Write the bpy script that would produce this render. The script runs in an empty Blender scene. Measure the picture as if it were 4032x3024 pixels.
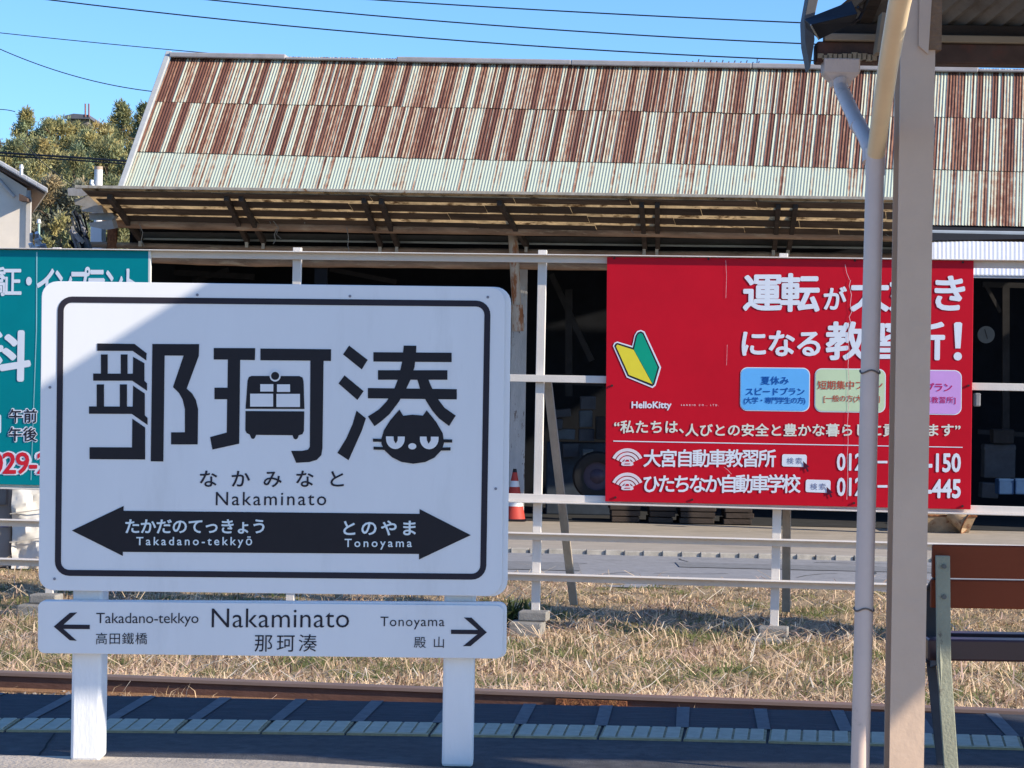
import bpy, bmesh, math, random
import numpy as np
from mathutils import Vector, Matrix
random.seed(7); np.random.seed(7)
scene = bpy.context.scene
COL = scene.collection

# ------------------------------------------------------------------ camera
F, CX, CY, ROLL, H = 9000.0, 2016.0, 1512.0, 0.016, 1.5
cd = bpy.data.cameras.new('camera'); cam = bpy.data.objects.new('camera', cd); COL.objects.link(cam)
cd.sensor_width = 36.0; cd.lens = F / 4032 * 36.0; cd.clip_start = 0.1; cd.clip_end = 3000
cam.matrix_world = Matrix.Translation((0, 0, H)) @ Matrix.Rotation(math.pi/2, 4, 'X') @ Matrix.Rotation(ROLL, 4, 'Z')
scene.camera = cam
# ------------------------------------------------------------------ light
SUN = Vector((2.45, -1.0, 1.15)).normalized()
el = math.asin(SUN.z); az = math.atan2(SUN.x, SUN.y)
w = bpy.data.worlds.new('World'); scene.world = w; w.use_nodes = True
nt = w.node_tree; bg = nt.nodes['Background']
sky = nt.nodes.new('ShaderNodeTexSky'); sky.sky_type = 'NISHITA'; sky.sun_disc = False
sky.sun_elevation = el; sky.sun_rotation = az
sky.air_density = 1.0; sky.dust_density = 0.3; sky.ozone_density = 2.0
tnt = nt.nodes.new('ShaderNodeMix'); tnt.data_type = 'RGBA'; tnt.blend_type = 'MULTIPLY'; tnt.inputs[0].default_value = 1
tnt.inputs[7].default_value = (.39, .605, .93, 1); nt.links.new(sky.outputs[0], tnt.inputs[6]); nt.links.new(tnt.outputs[2], bg.inputs[0]); bg.inputs[1].default_value = 0.15
ld = bpy.data.lights.new('sun', 'SUN'); ld.energy = 4.2; ld.angle = math.radians(0.53); ld.color = (1.0, 0.90, 0.74)
lo = bpy.data.objects.new('sun', ld); COL.objects.link(lo)
lo.rotation_euler = (-SUN).to_track_quat('-Z', 'Y').to_euler(); lo.location = (30, -12, 30)
scene.view_settings.view_transform = 'Standard'; scene.view_settings.look = 'None'
scene.view_settings.exposure = 0.82; scene.view_settings.gamma = 1.0
scene.cycles.max_bounces = 6
scene.render.engine = 'CYCLES'

# ------------------------------------------------------------------ pixel -> place (used only to read positions off the photograph)
cr, sr = math.cos(ROLL), math.sin(ROLL)
def uv(px, py):
    x, y = px - CX, py - CY
    return x*cr + y*sr, -x*sr + y*cr
def P(px, py, d):
    u, v = uv(px, py); return Vector((u/F*d, d, H - v/F*d))
FK, FY = -0.168, 23.08          # billboard fence line  Y = FY + FK X
def PF(px, py, off=0.0):
    u, v = uv(px, py); return P(px, py, (FY+off)/(1 - FK*u/F))
SK = 0.0998                     # shed planes  Y + SK X = c
def PS(px, py, c):
    u, v = uv(px, py); return P(px, py, c/(1 + SK*u/F))
def PZ(px, py, z):
    u, v = uv(px, py); return P(px, py, (H - z)*F/v)

# ------------------------------------------------------------------ materials
MATS = {}
def lin(c):
    return tuple(((x/255)/12.92 if x/255 <= .04045 else ((x/255+.055)/1.055)**2.4) for x in c) + (1,)
def M(name, col, rough=0.75, var=0.12, scale=6.0, bump=0.0, bscale=80.0, metal=0.0, spec=0.3, second=None, sscale=3.0, sthr=0.55, swid=0.08, stretch=(1,1,1), trans=0.0):
    if name in MATS: return MATS[name]
    m = bpy.data.materials.new(name); m.use_nodes = True
    n = m.node_tree.nodes; L = m.node_tree.links; b = n['Principled BSDF']
    b.inputs['Roughness'].default_value = rough; b.inputs['Metallic'].default_value = metal
    b.inputs['Specular IOR Level'].default_value = spec
    tc = n.new('ShaderNodeTexCoord'); mp = n.new('ShaderNodeMapping'); mp.inputs['Scale'].default_value = stretch
    L.new(tc.outputs['Object'], mp.inputs[0])
    nz = n.new('ShaderNodeTexNoise'); nz.inputs['Scale'].default_value = scale; nz.inputs['Detail'].default_value = 6; nz.inputs['Roughness'].default_value = .65
    L.new(mp.outputs[0], nz.inputs[0])
    rp = n.new('ShaderNodeValToRGB'); e = rp.color_ramp.elements
    e[0].position = .3; e[1].position = .7
    e[0].color = tuple(max(0, c*(1-var)) for c in col[:3]) + (1,); e[1].color = tuple(min(1, c*(1+var)) for c in col[:3]) + (1,)
    L.new(nz.outputs[0], rp.inputs[0]); out = rp.outputs[0]
    if second is not None:
        n2 = n.new('ShaderNodeTexNoise'); n2.inputs['Scale'].default_value = sscale; n2.inputs['Detail'].default_value = 7; n2.inputs['Roughness'].default_value = .7
        L.new(mp.outputs[0], n2.inputs[0])
        r2 = n.new('ShaderNodeValToRGB'); q = r2.color_ramp.elements; q[0].position = sthr; q[1].position = sthr+swid
        q[0].color = (0,0,0,1); q[1].color = (1,1,1,1); L.new(n2.outputs[0], r2.inputs[0])
        mx = n.new('ShaderNodeMix'); mx.data_type = 'RGBA'; L.new(r2.outputs[0], mx.inputs[0]); L.new(out, mx.inputs[6]); mx.inputs[7].default_value = tuple(second[:3]) + (1,)
        out = mx.outputs[2]
    L.new(out, b.inputs['Base Color'])
    if bump > 0:
        nb = n.new('ShaderNodeTexNoise'); nb.inputs['Scale'].default_value = bscale; nb.inputs['Detail'].default_value = 5
        L.new(mp.outputs[0], nb.inputs[0]); bp = n.new('ShaderNodeBump'); bp.inputs['Strength'].default_value = bump; bp.inputs['Distance'].default_value = .02
        L.new(nb.outputs[0], bp.inputs['Height']); L.new(bp.outputs[0], b.inputs['Normal'])
    if trans > 0:
        tr = n.new('ShaderNodeBsdfTranslucent'); L.new(out, tr.inputs[0]); ms = n.new('ShaderNodeMixShader'); ms.inputs[0].default_value = trans
        L.new(b.outputs[0], ms.inputs[1]); L.new(tr.outputs[0], ms.inputs[2]); L.new(ms.outputs[0], n['Material Output'].inputs[0])
    MATS[name] = m; return m

def attr_mat(name, rough=.8, trans=.0, attr='tint'):
    m = bpy.data.materials.new(name); m.use_nodes = True
    n = m.node_tree.nodes; L = m.node_tree.links; b = n['Principled BSDF']; b.inputs['Roughness'].default_value = rough; b.inputs['Specular IOR Level'].default_value = .15
    a = n.new('ShaderNodeAttribute'); a.attribute_name = attr; L.new(a.outputs['Color'], b.inputs['Base Color'])
    if trans:
        tr = n.new('ShaderNodeBsdfTranslucent'); L.new(a.outputs['Color'], tr.inputs[0]); ms = n.new('ShaderNodeMixShader'); ms.inputs[0].default_value = trans
        L.new(b.outputs[0], ms.inputs[1]); L.new(tr.outputs[0], ms.inputs[2]); L.new(ms.outputs[0], n['Material Output'].inputs[0])
    return m

WHITE = M('white_enamel', (.76,.75,.745), .35, .03, 3, second=(.69,.68,.67), sscale=5, sthr=.55, swid=.2, stretch=(1,1,.2), spec=.4)
POSTW = M('post_paint', (.80,.79,.78), .5, .04, 5, bump=.1, second=(.60,.50,.38), sscale=14, sthr=.70, swid=.06, stretch=(1,1,.3))
BLACK = M('black_vinyl', (.012,.010,.014), .55, .1, 30)
INK = M('dark_ink', (.02,.016,.025), .6, .1, 30)
FPAINT = M('fence_paint', (.76,.68,.59), .6, .06, 4, bump=.15, second=(.34,.16,.07), sscale=7, sthr=.70, swid=.05)
CREAM = M('cream_paint', (.60,.43,.31), .5, .06, 3, bump=.15, bscale=25, second=(.26,.15,.09), sscale=16, sthr=.70, swid=.03)
PVC = M('beige_plastic', (.80,.60,.37), .4, .05, 4, spec=.4)
PVCG = M('grey_plastic', (.68,.52,.43), .45, .06, 4, second=(.46,.36,.29), sscale=6, sthr=.6, swid=.1, spec=.4)
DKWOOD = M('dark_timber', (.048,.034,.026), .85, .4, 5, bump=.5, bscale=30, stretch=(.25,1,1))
LOG = M('weathered_log', (.28,.17,.105), .9, .45, 5, bump=.9, bscale=14, second=(.40,.28,.18), sscale=7, sthr=.54, swid=.12, stretch=(.25,1,1))
PALEW = M('pale_timber', (.42,.35,.27), .8, .2, 6, bump=.3, stretch=(1,1,.2))
RUST = M('rusty_iron', (.17,.065,.03), .9, .4, 12, bump=.6, second=(.36,.16,.06), sscale=20, sthr=.5, swid=.15)
PIPE_R = M('rust_streaked_pipe', (.50,.40,.30), .8, .2, 5, second=(.28,.10,.035), sscale=5, sthr=.47, swid=.1, stretch=(2,2,.5))
PEEL = M('peeling_paint', (.46,.44,.42), .85, .15, 6, bump=.5, second=(.16,.12,.10), sscale=9, sthr=.60, swid=.03, stretch=(1,1,.25))
CONC = M('concrete', (.27,.25,.22), .9, .18, 7, bump=.5, second=(.15,.14,.12), sscale=5, sthr=.58, swid=.15)
DARKIN = M('shade_black', (.007,.008,.011), .95, .3, 3)  # near-black colour puts the shed's inner shade into the surfaces

# ------------------------------------------------------------------ mesh helpers
class MB:
    def __init__(s): s.v = []; s.f = []; s.uvs = None
    def add(s, vs, fs):
        o = len(s.v); s.v += [tuple(p) for p in vs]; s.f += [tuple(i+o for i in f) for f in fs]; return s
    def box(s, c, dx, dy, dz):      # centre and three half-axis vectors
        c, dx, dy, dz = map(Vector, (c, dx, dy, dz))
        vs = [c+sx*dx+sy*dy+sz*dz for sz in (-1,1) for sy in (-1,1) for sx in (-1,1)]
        fs = [(0,2,3,1),(4,5,7,6),(0,1,5,4),(2,6,7,3),(0,4,6,2),(1,3,7,5)]
        if dx.cross(dy).dot(dz) < 0: fs = [f[::-1] for f in fs]
        return s.add(vs, fs)
    def bar(s, a, b, wid, hei, up=(0,0,1)):   # rectangular bar from a to b
        a, b = Vector(a), Vector(b); t = b-a; L = t.length; t.normalize(); up = Vector(up)
        x = t.cross(up); x = x.normalized() if x.length > 1e-4 else Vector((1,0,0)); y = x.cross(t).normalized()
        return s.box((a+b)/2, t*(L/2), x*(wid/2), y*(hei/2))
    def abox(s, x0, x1, y0, y1, z0, z1):
        return s.box(((x0+x1)/2,(y0+y1)/2,(z0+z1)/2), ((x1-x0)/2,0,0), (0,(y1-y0)/2,0), (0,0,(z1-z0)/2))
    def tube(s, pts, r, n=14, caps=True, wob=0.0):
        pts = [Vector(p) for p in pts]; rings = []
        rs = r if isinstance(r, (list, tuple)) else [r]*len(pts)
        t0 = (pts[1]-pts[0]).normalized(); x = t0.orthogonal().normalized()
        for i, p in enumerate(pts):
            t = (pts[min(i+1, len(pts)-1)] - pts[max(i-1, 0)]).normalized()
            x = (x - t*x.dot(t)).normalized(); y = t.cross(x)
            rings.append([p + (x*math.cos(2*math.pi*k/n) + y*math.sin(2*math.pi*k/n))*rs[i]*(1+wob*random.uniform(-1,1)) for k in range(n)])
        vs = [q for rg in rings for q in rg]; fs = []
        for i in range(len(pts)-1):
            for k in range(n): fs.append((i*n+k, i*n+(k+1)%n, (i+1)*n+(k+1)%n, (i+1)*n+k))
        if caps: fs.append(tuple(range(n))[::-1]); fs.append(tuple((len(pts)-1)*n+k for k in range(n)))
        return s.add(vs, fs)
    def prism(s, pts, ext):         # polygon (3D) extruded along ext
        pts = [Vector(p) for p in pts]; ext = Vector(ext); n = len(pts)
        vs = pts + [p+ext for p in pts]
        fs = [tuple(range(n)), tuple(range(2*n-1, n-1, -1))] + [(i, i+n, (i+1)%n+n, (i+1)%n) for i in range(n)]
        return s.add(vs, fs)
    def build(s, name, mat, parent=None, smooth=False, bevel=0.0, fix=True):
        me = bpy.data.meshes.new(name); me.from_pydata(s.v, [], s.f); me.update()
        if fix:
            bm = bmesh.new(); bm.from_mesh(me); bmesh.ops.recalc_face_normals(bm, faces=bm.faces); bm.to_mesh(me); bm.free()
        me.materials.append(mat)
        if smooth:
            for p in me.polygons: p.use_smooth = True
        o = bpy.data.objects.new(name, me); COL.objects.link(o)
        if parent is not None: put(o, parent)
        if bevel > 0:
            md = o.modifiers.new('bevel', 'BEVEL'); md.width = bevel; md.segments = 2; md.limit_method = 'ANGLE'
        if smooth and bevel == 0:
            me.set_sharp_from_angle(angle=math.radians(40))
        return o
def put(o, parent):
    o.parent = parent
    if parent.type == 'EMPTY' or True:
        o.matrix_parent_inverse = WM[parent.name].inverted() if parent.name in WM else Matrix.Identity(4)
WM = {}
def thing(name, loc, label, cat, group=None):
    o = bpy.data.objects.new(name, None); COL.objects.link(o); o.location = loc; o.empty_display_size = .2
    WM[o.name] = Matrix.Translation(loc)
    return tag(o, label, cat, group)
def tag(o, label, cat, group=None):
    o['label'] = label; o['category'] = cat
    if group: o['group'] = group
    return o
def struct(o, kind='structure', label=None):
    o['kind'] = kind
    if label: o['label'] = label
    return o

# text outlines from Blender's built-in font, as flat 2D polygons
TC = {}
def bold(v, f, off):
    V = []; Fc = []; k = 0
    dirs = [(0,0)] + [(math.cos(a)*off, math.sin(a)*off) for a in [i*math.pi/4 for i in range(8)]] if off > .008 else [(0,0)]
    for dx, dy in dirs:
        o = len(V); V += [(x+dx, y+dy, k) for x, y in v]; Fc += [tuple(i+o for i in q) for q in f]; k += 1
    return V, Fc
def glyphs(body, off=0.0, space=1.0):
    o_ = off if off < .008 else 0.0; key = (body, o_, space)
    if key in TC: return TC[key]
    c = bpy.data.curves.new('t', 'FONT'); c.body = body; c.offset = o_; c.space_character = space; c.fill_mode = 'FRONT'; c.resolution_u = 3
    o = bpy.data.objects.new('t', c); COL.objects.link(o); bpy.context.view_layer.update()
    me = bpy.data.meshes.new_from_object(o.evaluated_get(bpy.context.evaluated_depsgraph_get()))
    v = [(p.co.x, p.co.y) for p in me.vertices]; f = [tuple(p.vertices) for p in me.polygons]
    bpy.data.objects.remove(o); bpy.data.curves.remove(c); bpy.data.meshes.remove(me)
    TC[key] = (v, f); return v, f
def ext(v):
    xs = [p[0] for p in v]; ys = [p[1] for p in v]; return min(xs), max(xs), min(ys), max(ys)

def writing(board, parent, mat, lines, h=.004, name='lettering'):
    for ln in lines:
        mb = MB(); board.text(mb, ln[0], ln[1], h, *(ln[2:3] or (0.0,)), track=(ln[3] if len(ln) > 3 else True)); mb.build(name, mat, parent, fix=False)
def marks(board, parent, mat, polys, h, name):
    for i, p in enumerate(polys):
        mb = MB(); board.poly(mb, p, h + .00005*i); mb.build(name, mat, parent, fix=False)
class Board:
    """A flat board: mark positions read off the photograph land on its plane as local (a, b)."""
    def __init__(s, proj, n, ex):
        s.O = proj(2000, 1500); s.proj = proj; s.n = Vector(n).normalized(); s.ex = Vector(ex).normalized(); s.ez = Vector((0,0,1))
    def ab(s, p):
        q = s.proj(*p) - s.O; return (q.dot(s.ex), q.dot(s.ez))
    def w(s, ab, h): return s.O + s.ex*ab[0] + s.ez*ab[1] + s.n*h
    def poly(s, mb, pts, h): mb.add([s.w(s.ab(p), h) for p in pts], [tuple(range(len(pts)))]); return mb
    def rpoly(s, corners, r, seg=6):      # rounded quad, corners in px (TL,TR,BR,BL), r in metres -> list of ab
        c = [Vector(s.ab(p)) for p in corners]; out = []
        for i in range(4):
            p, a, b = c[i], c[i-1], c[(i+1) % 4]; da = (a-p).normalized(); db = (b-p).normalized()
            ctr = p + (da+db)*r
            v0 = p + da*r - ctr; v1 = p + db*r - ctr
            for k in range(seg+1):
                th = k/seg*math.pi/2; q = ctr + v0*math.cos(th) + v1*math.sin(th); out.append((q.x, q.y))
        return out
    def rrect(s, mb, corners, r, h, thick=None):
        ab = s.rpoly(corners, r)
        if thick is None: mb.add([s.w(q, h) for q in ab], [tuple(range(len(ab)))])
        else: mb.prism([s.w(q, h) for q in ab], -s.n*thick)
        return mb
    def ring(s, mb, corners, wid, r, h):
        a = s.rpoly(corners, r); n = len(a); c = [Vector(s.ab(p)) for p in corners]
        cin = []
        for i in range(4):
            p, u, v = c[i], c[i-1], c[(i+1) % 4]; cin.append(p + ((u-p).normalized()+(v-p).normalized())*wid)
        b = []
        for i in range(4):
            p, u, v = cin[i], cin[i-1], cin[(i+1) % 4]; da = (u-p).normalized(); db = (v-p).normalized(); rr = max(r-wid, .001); ctr = p+(da+db)*rr
            v0 = p+da*rr-ctr; v1 = p+db*rr-ctr
            for k in range(7):
                th = k/6*math.pi/2; q = ctr+v0*math.cos(th)+v1*math.sin(th); b.append((q.x, q.y))
        mb.add([s.w(q, h) for q in a+b], [(i, (i+1) % n, (i+1) % n+n, i+n) for i in range(n)]); return mb
    def text(s, mb, body, box, h, off=0.0, track=True):   # box: xl, xr, yt, yb in px
        xl, xr, yt, yb = box; ym = (yt+yb)/2; xm = (xl+xr)/2
        A = Vector(s.ab((xl, ym))); B = Vector(s.ab((xr, ym))); T = s.ab((xm, yt))[1]; D = s.ab((xm, yb))[1]
        hgt = T-D; wid = (B-A).length; sp = 1.0
        v, f = glyphs(body, off, sp); x0, x1, y0, y1 = ext(v)
        if track and len(body) > 1:
            for _ in range(2):
                sc = hgt/(y1-y0); want = wid/sc; sp2 = sp*(1 + (want-(x1-x0))/max(.3, (x1-x0)*(len(body)-1)/len(body)))
                sp = min(4, max(.6, sp2)); v, f = glyphs(body, off, round(sp, 3)); x0, x1, y0, y1 = ext(v)
        if off > .008: v, f = bold(v, f, off); x0 -= off; x1 += off; y0 -= off; y1 += off
        else: v = [(x, y, 0) for x, y in v]
        sx = wid/(x1-x0); sy = hgt/(y1-y0); c = (A+B)/2; t = (B-A).normalized(); cy = s.ab((xm, ym))[1]
        vs = []
        for x, y, k in v:
            dx = (x-(x0+x1)/2)*sx; dy = (y-(y0+y1)/2)*sy
            vs.append(s.w((c.x + dx*t.x, cy + dx*t.y + dy), h + k*.0001))
        mb.add(vs, f); return mb

def circ(cx, cy, rx, ry=None, n=20, a0=0, a1=360):
    ry = ry or rx
    return [(cx+rx*math.cos(math.radians(a0+(a1-a0)*k/n)), cy+ry*math.sin(math.radians(a0+(a1-a0)*k/n))) for k in range(n + (0 if a1-a0 >= 360 else 1))]

# =================================================================== SETTING: ground, platform, yard
GZ = -0.80
def sheet(name, mat, pts, z, kind='structure'):
    mb = MB(); mb.add([(x, y, z) for x, y in pts], [tuple(range(len(pts)))]); o = mb.build(name, mat, fix=False); return struct(o, kind)
EARTH = M('bare_earth', (.20,.155,.11), .95, .3, 1.5, bump=.5, bscale=20, second=(.10,.09,.05), sscale=.8, sthr=.5, swid=.2)
sheet('ground', EARTH, [(-900,-60),(900,-60),(900,1600),(-900,1600)], -1.2)
ASPH = M('grey_asphalt', (.30,.29,.285), .9, .14, 9, bump=.3, bscale=60, second=(.20,.195,.19), sscale=1.2, sthr=.55, swid=.2)
APRON = M('worn_concrete', (.42,.36,.29), .9, .14, 5, bump=.3, bscale=40, second=(.30,.26,.21), sscale=.9, sthr=.55, swid=.2, stretch=(.5,1,1))
SHADEF = M('shed_floor', (.035,.035,.036), .95, .3, 3)  # floor colour darkened to carry the shade within the shed
# embankment between the track and the road
EMB = M('thatch_soil', (.36,.26,.155), .95, .5, 28, bump=1.0, bscale=45, second=(.10,.08,.04), sscale=3.5, sthr=.52, swid=.12)
emb = MB(); nx, ny = 70, 36
def fence_y(x): return FY + FK*x
def emb_z(x, s):
    yo = s
    base = -0.93 - .07*min(1, max(0, (yo+4)/2)) + .14*min(1, max(0, (yo-.4)/1.6)) + .05*min(1, max(0, (yo-2.6)/.8))
    return base + (.02*math.sin(x*1.7+yo*2.3) + .02*math.sin(x*4.1-yo*3.7) + .015*math.sin(x*9.3+yo*7))
gridv = []
for j in range(ny+1):
    for i in range(nx+1):
        x = -9 + 18*i/nx; s = -6.6 + 10.6*j/ny; gridv.append((x, fence_y(x)+s, emb_z(x, s)))
emb.add(gridv, [(j*(nx+1)+i, j*(nx+1)+i+1, (j+1)*(nx+1)+i+1, (j+1)*(nx+1)+i) for j in range(ny) for i in range(nx)])
struct(emb.build('embankment', EMB, smooth=True, fix=False))
def yl(c, x): return c - SK*x
RX = 24
road = sheet('road', ASPH, [(-RX, fence_y(-RX)+3.6), (RX, fence_y(RX)+3.6), (RX, yl(31.7, RX)), (-RX, yl(31.7, -RX))], GZ-.03)
apron = MB(); apron.prism([(-RX, yl(31.7,-RX), GZ+.02),(RX, yl(31.7,RX), GZ+.02),(RX, yl(39.6,RX), GZ+.02),(-RX, yl(39.6,-RX), GZ+.02)], (0,0,-.15))
struct(apron.build('apron', APRON))

kb = MB()
for k_ in range(150):
    x_ = -20 + k_*.26; y_ = yl(31.62, x_); kb.abox(x_, x_+.258-random.choice((0,0,0,.012)), y_-.05, y_+.06, GZ-.1, GZ+.03+random.uniform(0,.008))
struct(kb.build('kerb', M('kerb_concrete', (.42,.38,.32), .9, .25, 6, bump=.3), bevel=.01))
CRKR = M('road_crack', (.10,.098,.095), .95); PATCHR = M('road_patch', (.235,.23,.225), .9, .15, 8, bump=.3, bscale=60)
rc = MB()
for k_ in range(26):
    p_ = Vector((random.uniform(-7,8), 0, GZ-.026)); p_.y = random.uniform(fence_y(p_.x)+4, yl(31.2, p_.x)); a_ = random.uniform(-.5,.5) + (1.5 if random.random() < .3 else 0)
    for j_ in range(random.randint(3,7)):
        a_ += random.uniform(-.5,.5); q_ = p_ + Vector((math.cos(a_), math.sin(a_), 0))*random.uniform(.15,.4); n_ = Vector((-math.sin(a_), math.cos(a_), 0))*.012
        if q_.y > yl(31.4, q_.x) or q_.y < fence_y(q_.x)+3.8: break
        rc.add([p_-n_, p_+n_, q_+n_, q_-n_], [(0,1,2,3)]); p_ = q_
struct(rc.build('road_cracks', CRKR, fix=False))
for (x0_, x1_, o_, w_) in ((-2.2,.9,2.2,1.3),(2.2,5.8,3.2,.8),(4.4,5.2,1.0,1.0)):
    sheet('road_patch', PATCHR, [(x0_, yl(26.5+o_, x0_)), (x1_, yl(26.5+o_, x1_)), (x1_, yl(26.5+o_+w_, x1_)), (x0_, yl(26.5+o_+w_, x0_))], GZ-.022)
# platform
PLAT = M('platform_asphalt', (.075,.07,.07), .85, .3, 12, bump=.35, bscale=120, second=(.13,.125,.12), sscale=1.5, sthr=.56, swid=.18)
def tile_y(x): return 9.69 - .02*(x+.3)**2
def edge_y(x): return 10.70 - .034*x
XS = [-14 + 28*i/56 for i in range(57)]
pm = MB(); vs = []
for x in XS: vs += [(x, -9, 0), (x, edge_y(x) if abs(x) < 5 else edge_y(math.copysign(5, x)), 0)]
n = len(XS)
pm.add(vs + [(x, y, -.95) for x, y, z in vs], [(2*i, 2*i+2, 2*i+3, 2*i+1) for i in range(n-1)] + [(2*i+1, 2*i+3, 2*i+3+2*n, 2*i+1+2*n) for i in range(n-1)])
struct(pm.build('platform', PLAT))
# light joints across the coping between tiles and edge, dark coping sheet
COPE = M('dark_coping', (.055,.056,.062), .9, .35, 20, bump=.4, bscale=60, stretch=(.3,2,1))
JOINT = M('joint_mortar', (.15,.15,.15), .9, .2, 20)
TP = .357
cm = MB(); cv = []
for x in XS[16:41]: cv += [(x, tile_y(x)+.345, .004), (x, edge_y(x)-.015, .004)]
nn = len(cv)//2; cm.add(cv, [(2*i, 2*i+2, 2*i+3, 2*i+1) for i in range(nn-1)]); struct(cm.build('platform_coping', COPE, fix=False))
jm = MB()
joff = P(2022, 2906, 9.69).x
for k in range(-9, 10):
    x = joff + k*TP
    jm.add([(x+.026-.028, tile_y(x)+.35, .008), (x+.026+.028, tile_y(x)+.35, .008), (x+.078+.03, edge_y(x)-.02, .008), (x+.078-.03, edge_y(x)-.02, .008)], [(0,1,2,3)])
struct(jm.build('coping_joints', JOINT, fix=False))
# tactile paving: one tile mesh with five raised bars, copied
TB = M('tactile_base', (.40,.33,.19), .85, .25, 25)
TBAR = M('tactile_bar', (.50,.46,.34), .8, .15, 15, second=(.27,.24,.15), sscale=20, sthr=.6, swid=.1)
def tile():
    a = MB(); g = .005
    a.abox(g, TP-g, 0, .335, 0, .008); a.v = [(x+.075*y, y, z) for x, y, z in a.v]; o = a.build('tactile_tile', TB); o.data.materials.append(TBAR)
    b = MB()
    for k in range(5):
        x = .010 + k*(TP-.02)/5; b.abox(x+.003, x+.0605, .022, .325, .008, .013)
    b.abox(.008, TP-.008, .004, .014, .008, .012); b.v = [(x+.075*y, y, z) for x, y, z in b.v]
    p = b.build('bar_pattern', TBAR, bevel=.002); return o, p
t0, b0 = tile()
for k in range(-9, 9):
    x = joff + k*TP
    o = t0 if k == -9 else t0.copy()
    bb = b0 if k == -9 else b0.copy()
    if k != -9: COL.objects.link(o); COL.objects.link(bb)
    xm = x+TP/2; a = math.atan(-.04*(xm+.3)); o.location = (x, tile_y(x), 0); o.rotation_euler = (0, 0, math.atan2(tile_y(x+TP)-tile_y(x), TP))
    bb.parent = o; bb.matrix_parent_inverse = Matrix.Identity(4)
    tag(o, 'pale yellow ribbed tactile tile in the strip along the platform edge', 'paving tile', 'tactile tiles along the platform edge')
# crack and near strip of the platform, paler where the sun falls
CRK = M('crack', (.012,.012,.013), .95)
ck = MB(); pts = [PZ(215,2890,0), PZ(200,2912,0), PZ(185,2930,0), PZ(178,2948,0), PZ(160,2965,0), PZ(150,2985,0), PZ(110,3005,0)]
for a, b in zip(pts, pts[1:]):
    ck.add([a+Vector((-.004,0,.003)), a+Vector((.004,0,.003)), b+Vector((.004,0,.003)), b+Vector((-.004,0,.003))], [(0,1,2,3)])
struct(ck.build('platform_crack', CRK, fix=False))
NEAR = M('worn_bounce_slab', (.50,.42,.33), .9, .2, 6, bump=.4, bscale=60, second=(.40,.33,.25), sscale=3, sthr=.55, swid=.2)  # worn tan slab, lightened and carried behind the camera to bounce warm light
ns = MB(); nv = []
for i in range(81):
    x = -13+i*.325; nv += [(x, -8.9, .005), (x, 9.0 + .015*math.sin(x*3) - min(.6, .25*max(0, x+.9)), .005)]
ns.add(nv, [(2*i, 2*i+2, 2*i+3, 2*i+1) for i in range(80)]); struct(ns.build('platform_slab', NEAR, fix=False))

# rail
RAILM = M('rail_steel', (.13,.065,.045), .6, .3, 8, bump=.2, second=(.26,.13,.07), sscale=5, sthr=.55, swid=.2, stretch=(.3,1,1))
RAILT = M('rail_head', (.30,.21,.17), .35, .1, 8, metal=.3, stretch=(.2,1,1))
r0 = P(0, 2640, 2.22*F/uv(0,2640)[1]); r1 = P(4032, 2793, 2.22*F/uv(4032,2793)[1])
rt = (r1-r0).normalized(); rn = Vector((rt.y, -rt.x, 0)).normalized()
ra, rb = r0 - rt*8, r1 + rt*8
ra.z = rb.z = -.72
rail = thing('railway_rail', (ra+rb)/2 - Vector((0,0,.15)), 'rusty brown railway rail in front of the dry grass bank', 'rail')
def sweep(prof, name, mat):
    mb = MB(); n = len(prof)
    vs = [e + rn*p[0] + Vector((0,0,p[1])) for e in (ra, rb) for p in prof]
    mb.add(vs, [(i, (i+1) % n, (i+1) % n+n, i+n) for i in range(n)] + [tuple(range(n)), tuple(range(2*n-1, n-1, -1))]); return mb.build(name, mat, rail)
sweep([(-.032,-.012),(-.025,0),(.025,0),(.032,-.012),(.032,-.035),(-.032,-.035)], 'rail_head', RAILT)
sweep([(-.008,-.036),(.008,-.036),(.008,-.125),(-.008,-.125)], 'rail_web', RAILM)
sweep([(-.061,-.150),(.075,-.150),(.075,-.138),(.012,-.126),(-.012,-.126),(-.061,-.138)], 'rail_foot', M('rail_foot_rust', (.30,.16,.08), .9, .3, 10, bump=.4))
fb = MB(); fc = P(2330, 2760, 16.5); fc = ra + rt*((fc-ra).dot(rt)); 
fb.box(fc+rn*.022+Vector((0,0,-.08)), rt*.26, rn*.012, (0,0,.035)); fb.build('fishplate', RUST, rail, bevel=.004)
for k in range(4):
    bm_ = MB(); c = fc + rt*(-.2+.13*k) + rn*.03 + Vector((0,0,-.085)); bm_.tube([c, c+rn*.05], .016, 6); bm_.build('bolt', RUST, rail)
BAL = M('ballast_stone', (.24,.20,.17), .9, .35, 2)
bl = MB()
for _ in range(900):
    p = ra + rt*random.uniform(7, 17) + rn*random.uniform(-.55, .35); r = random.uniform(.018, .04)
    c = Vector((p.x, p.y, -.885+random.uniform(-.02,.03)))
    ax = [Vector([random.gauss(0,1) for _ in range(3)]).normalized()*r*random.uniform(.6,1) for _ in range(3)]
    bl.add([c+ax[0], c-ax[0], c+ax[1], c-ax[1], c+ax[2], c-ax[2]], [(0,2,4),(2,1,4),(1,3,4),(3,0,4),(2,0,5),(1,2,5),(3,1,5),(0,3,5)])
struct(bl.build('ballast', BAL), 'stuff', 'loose grey ballast stones along the rusty rail')

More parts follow.
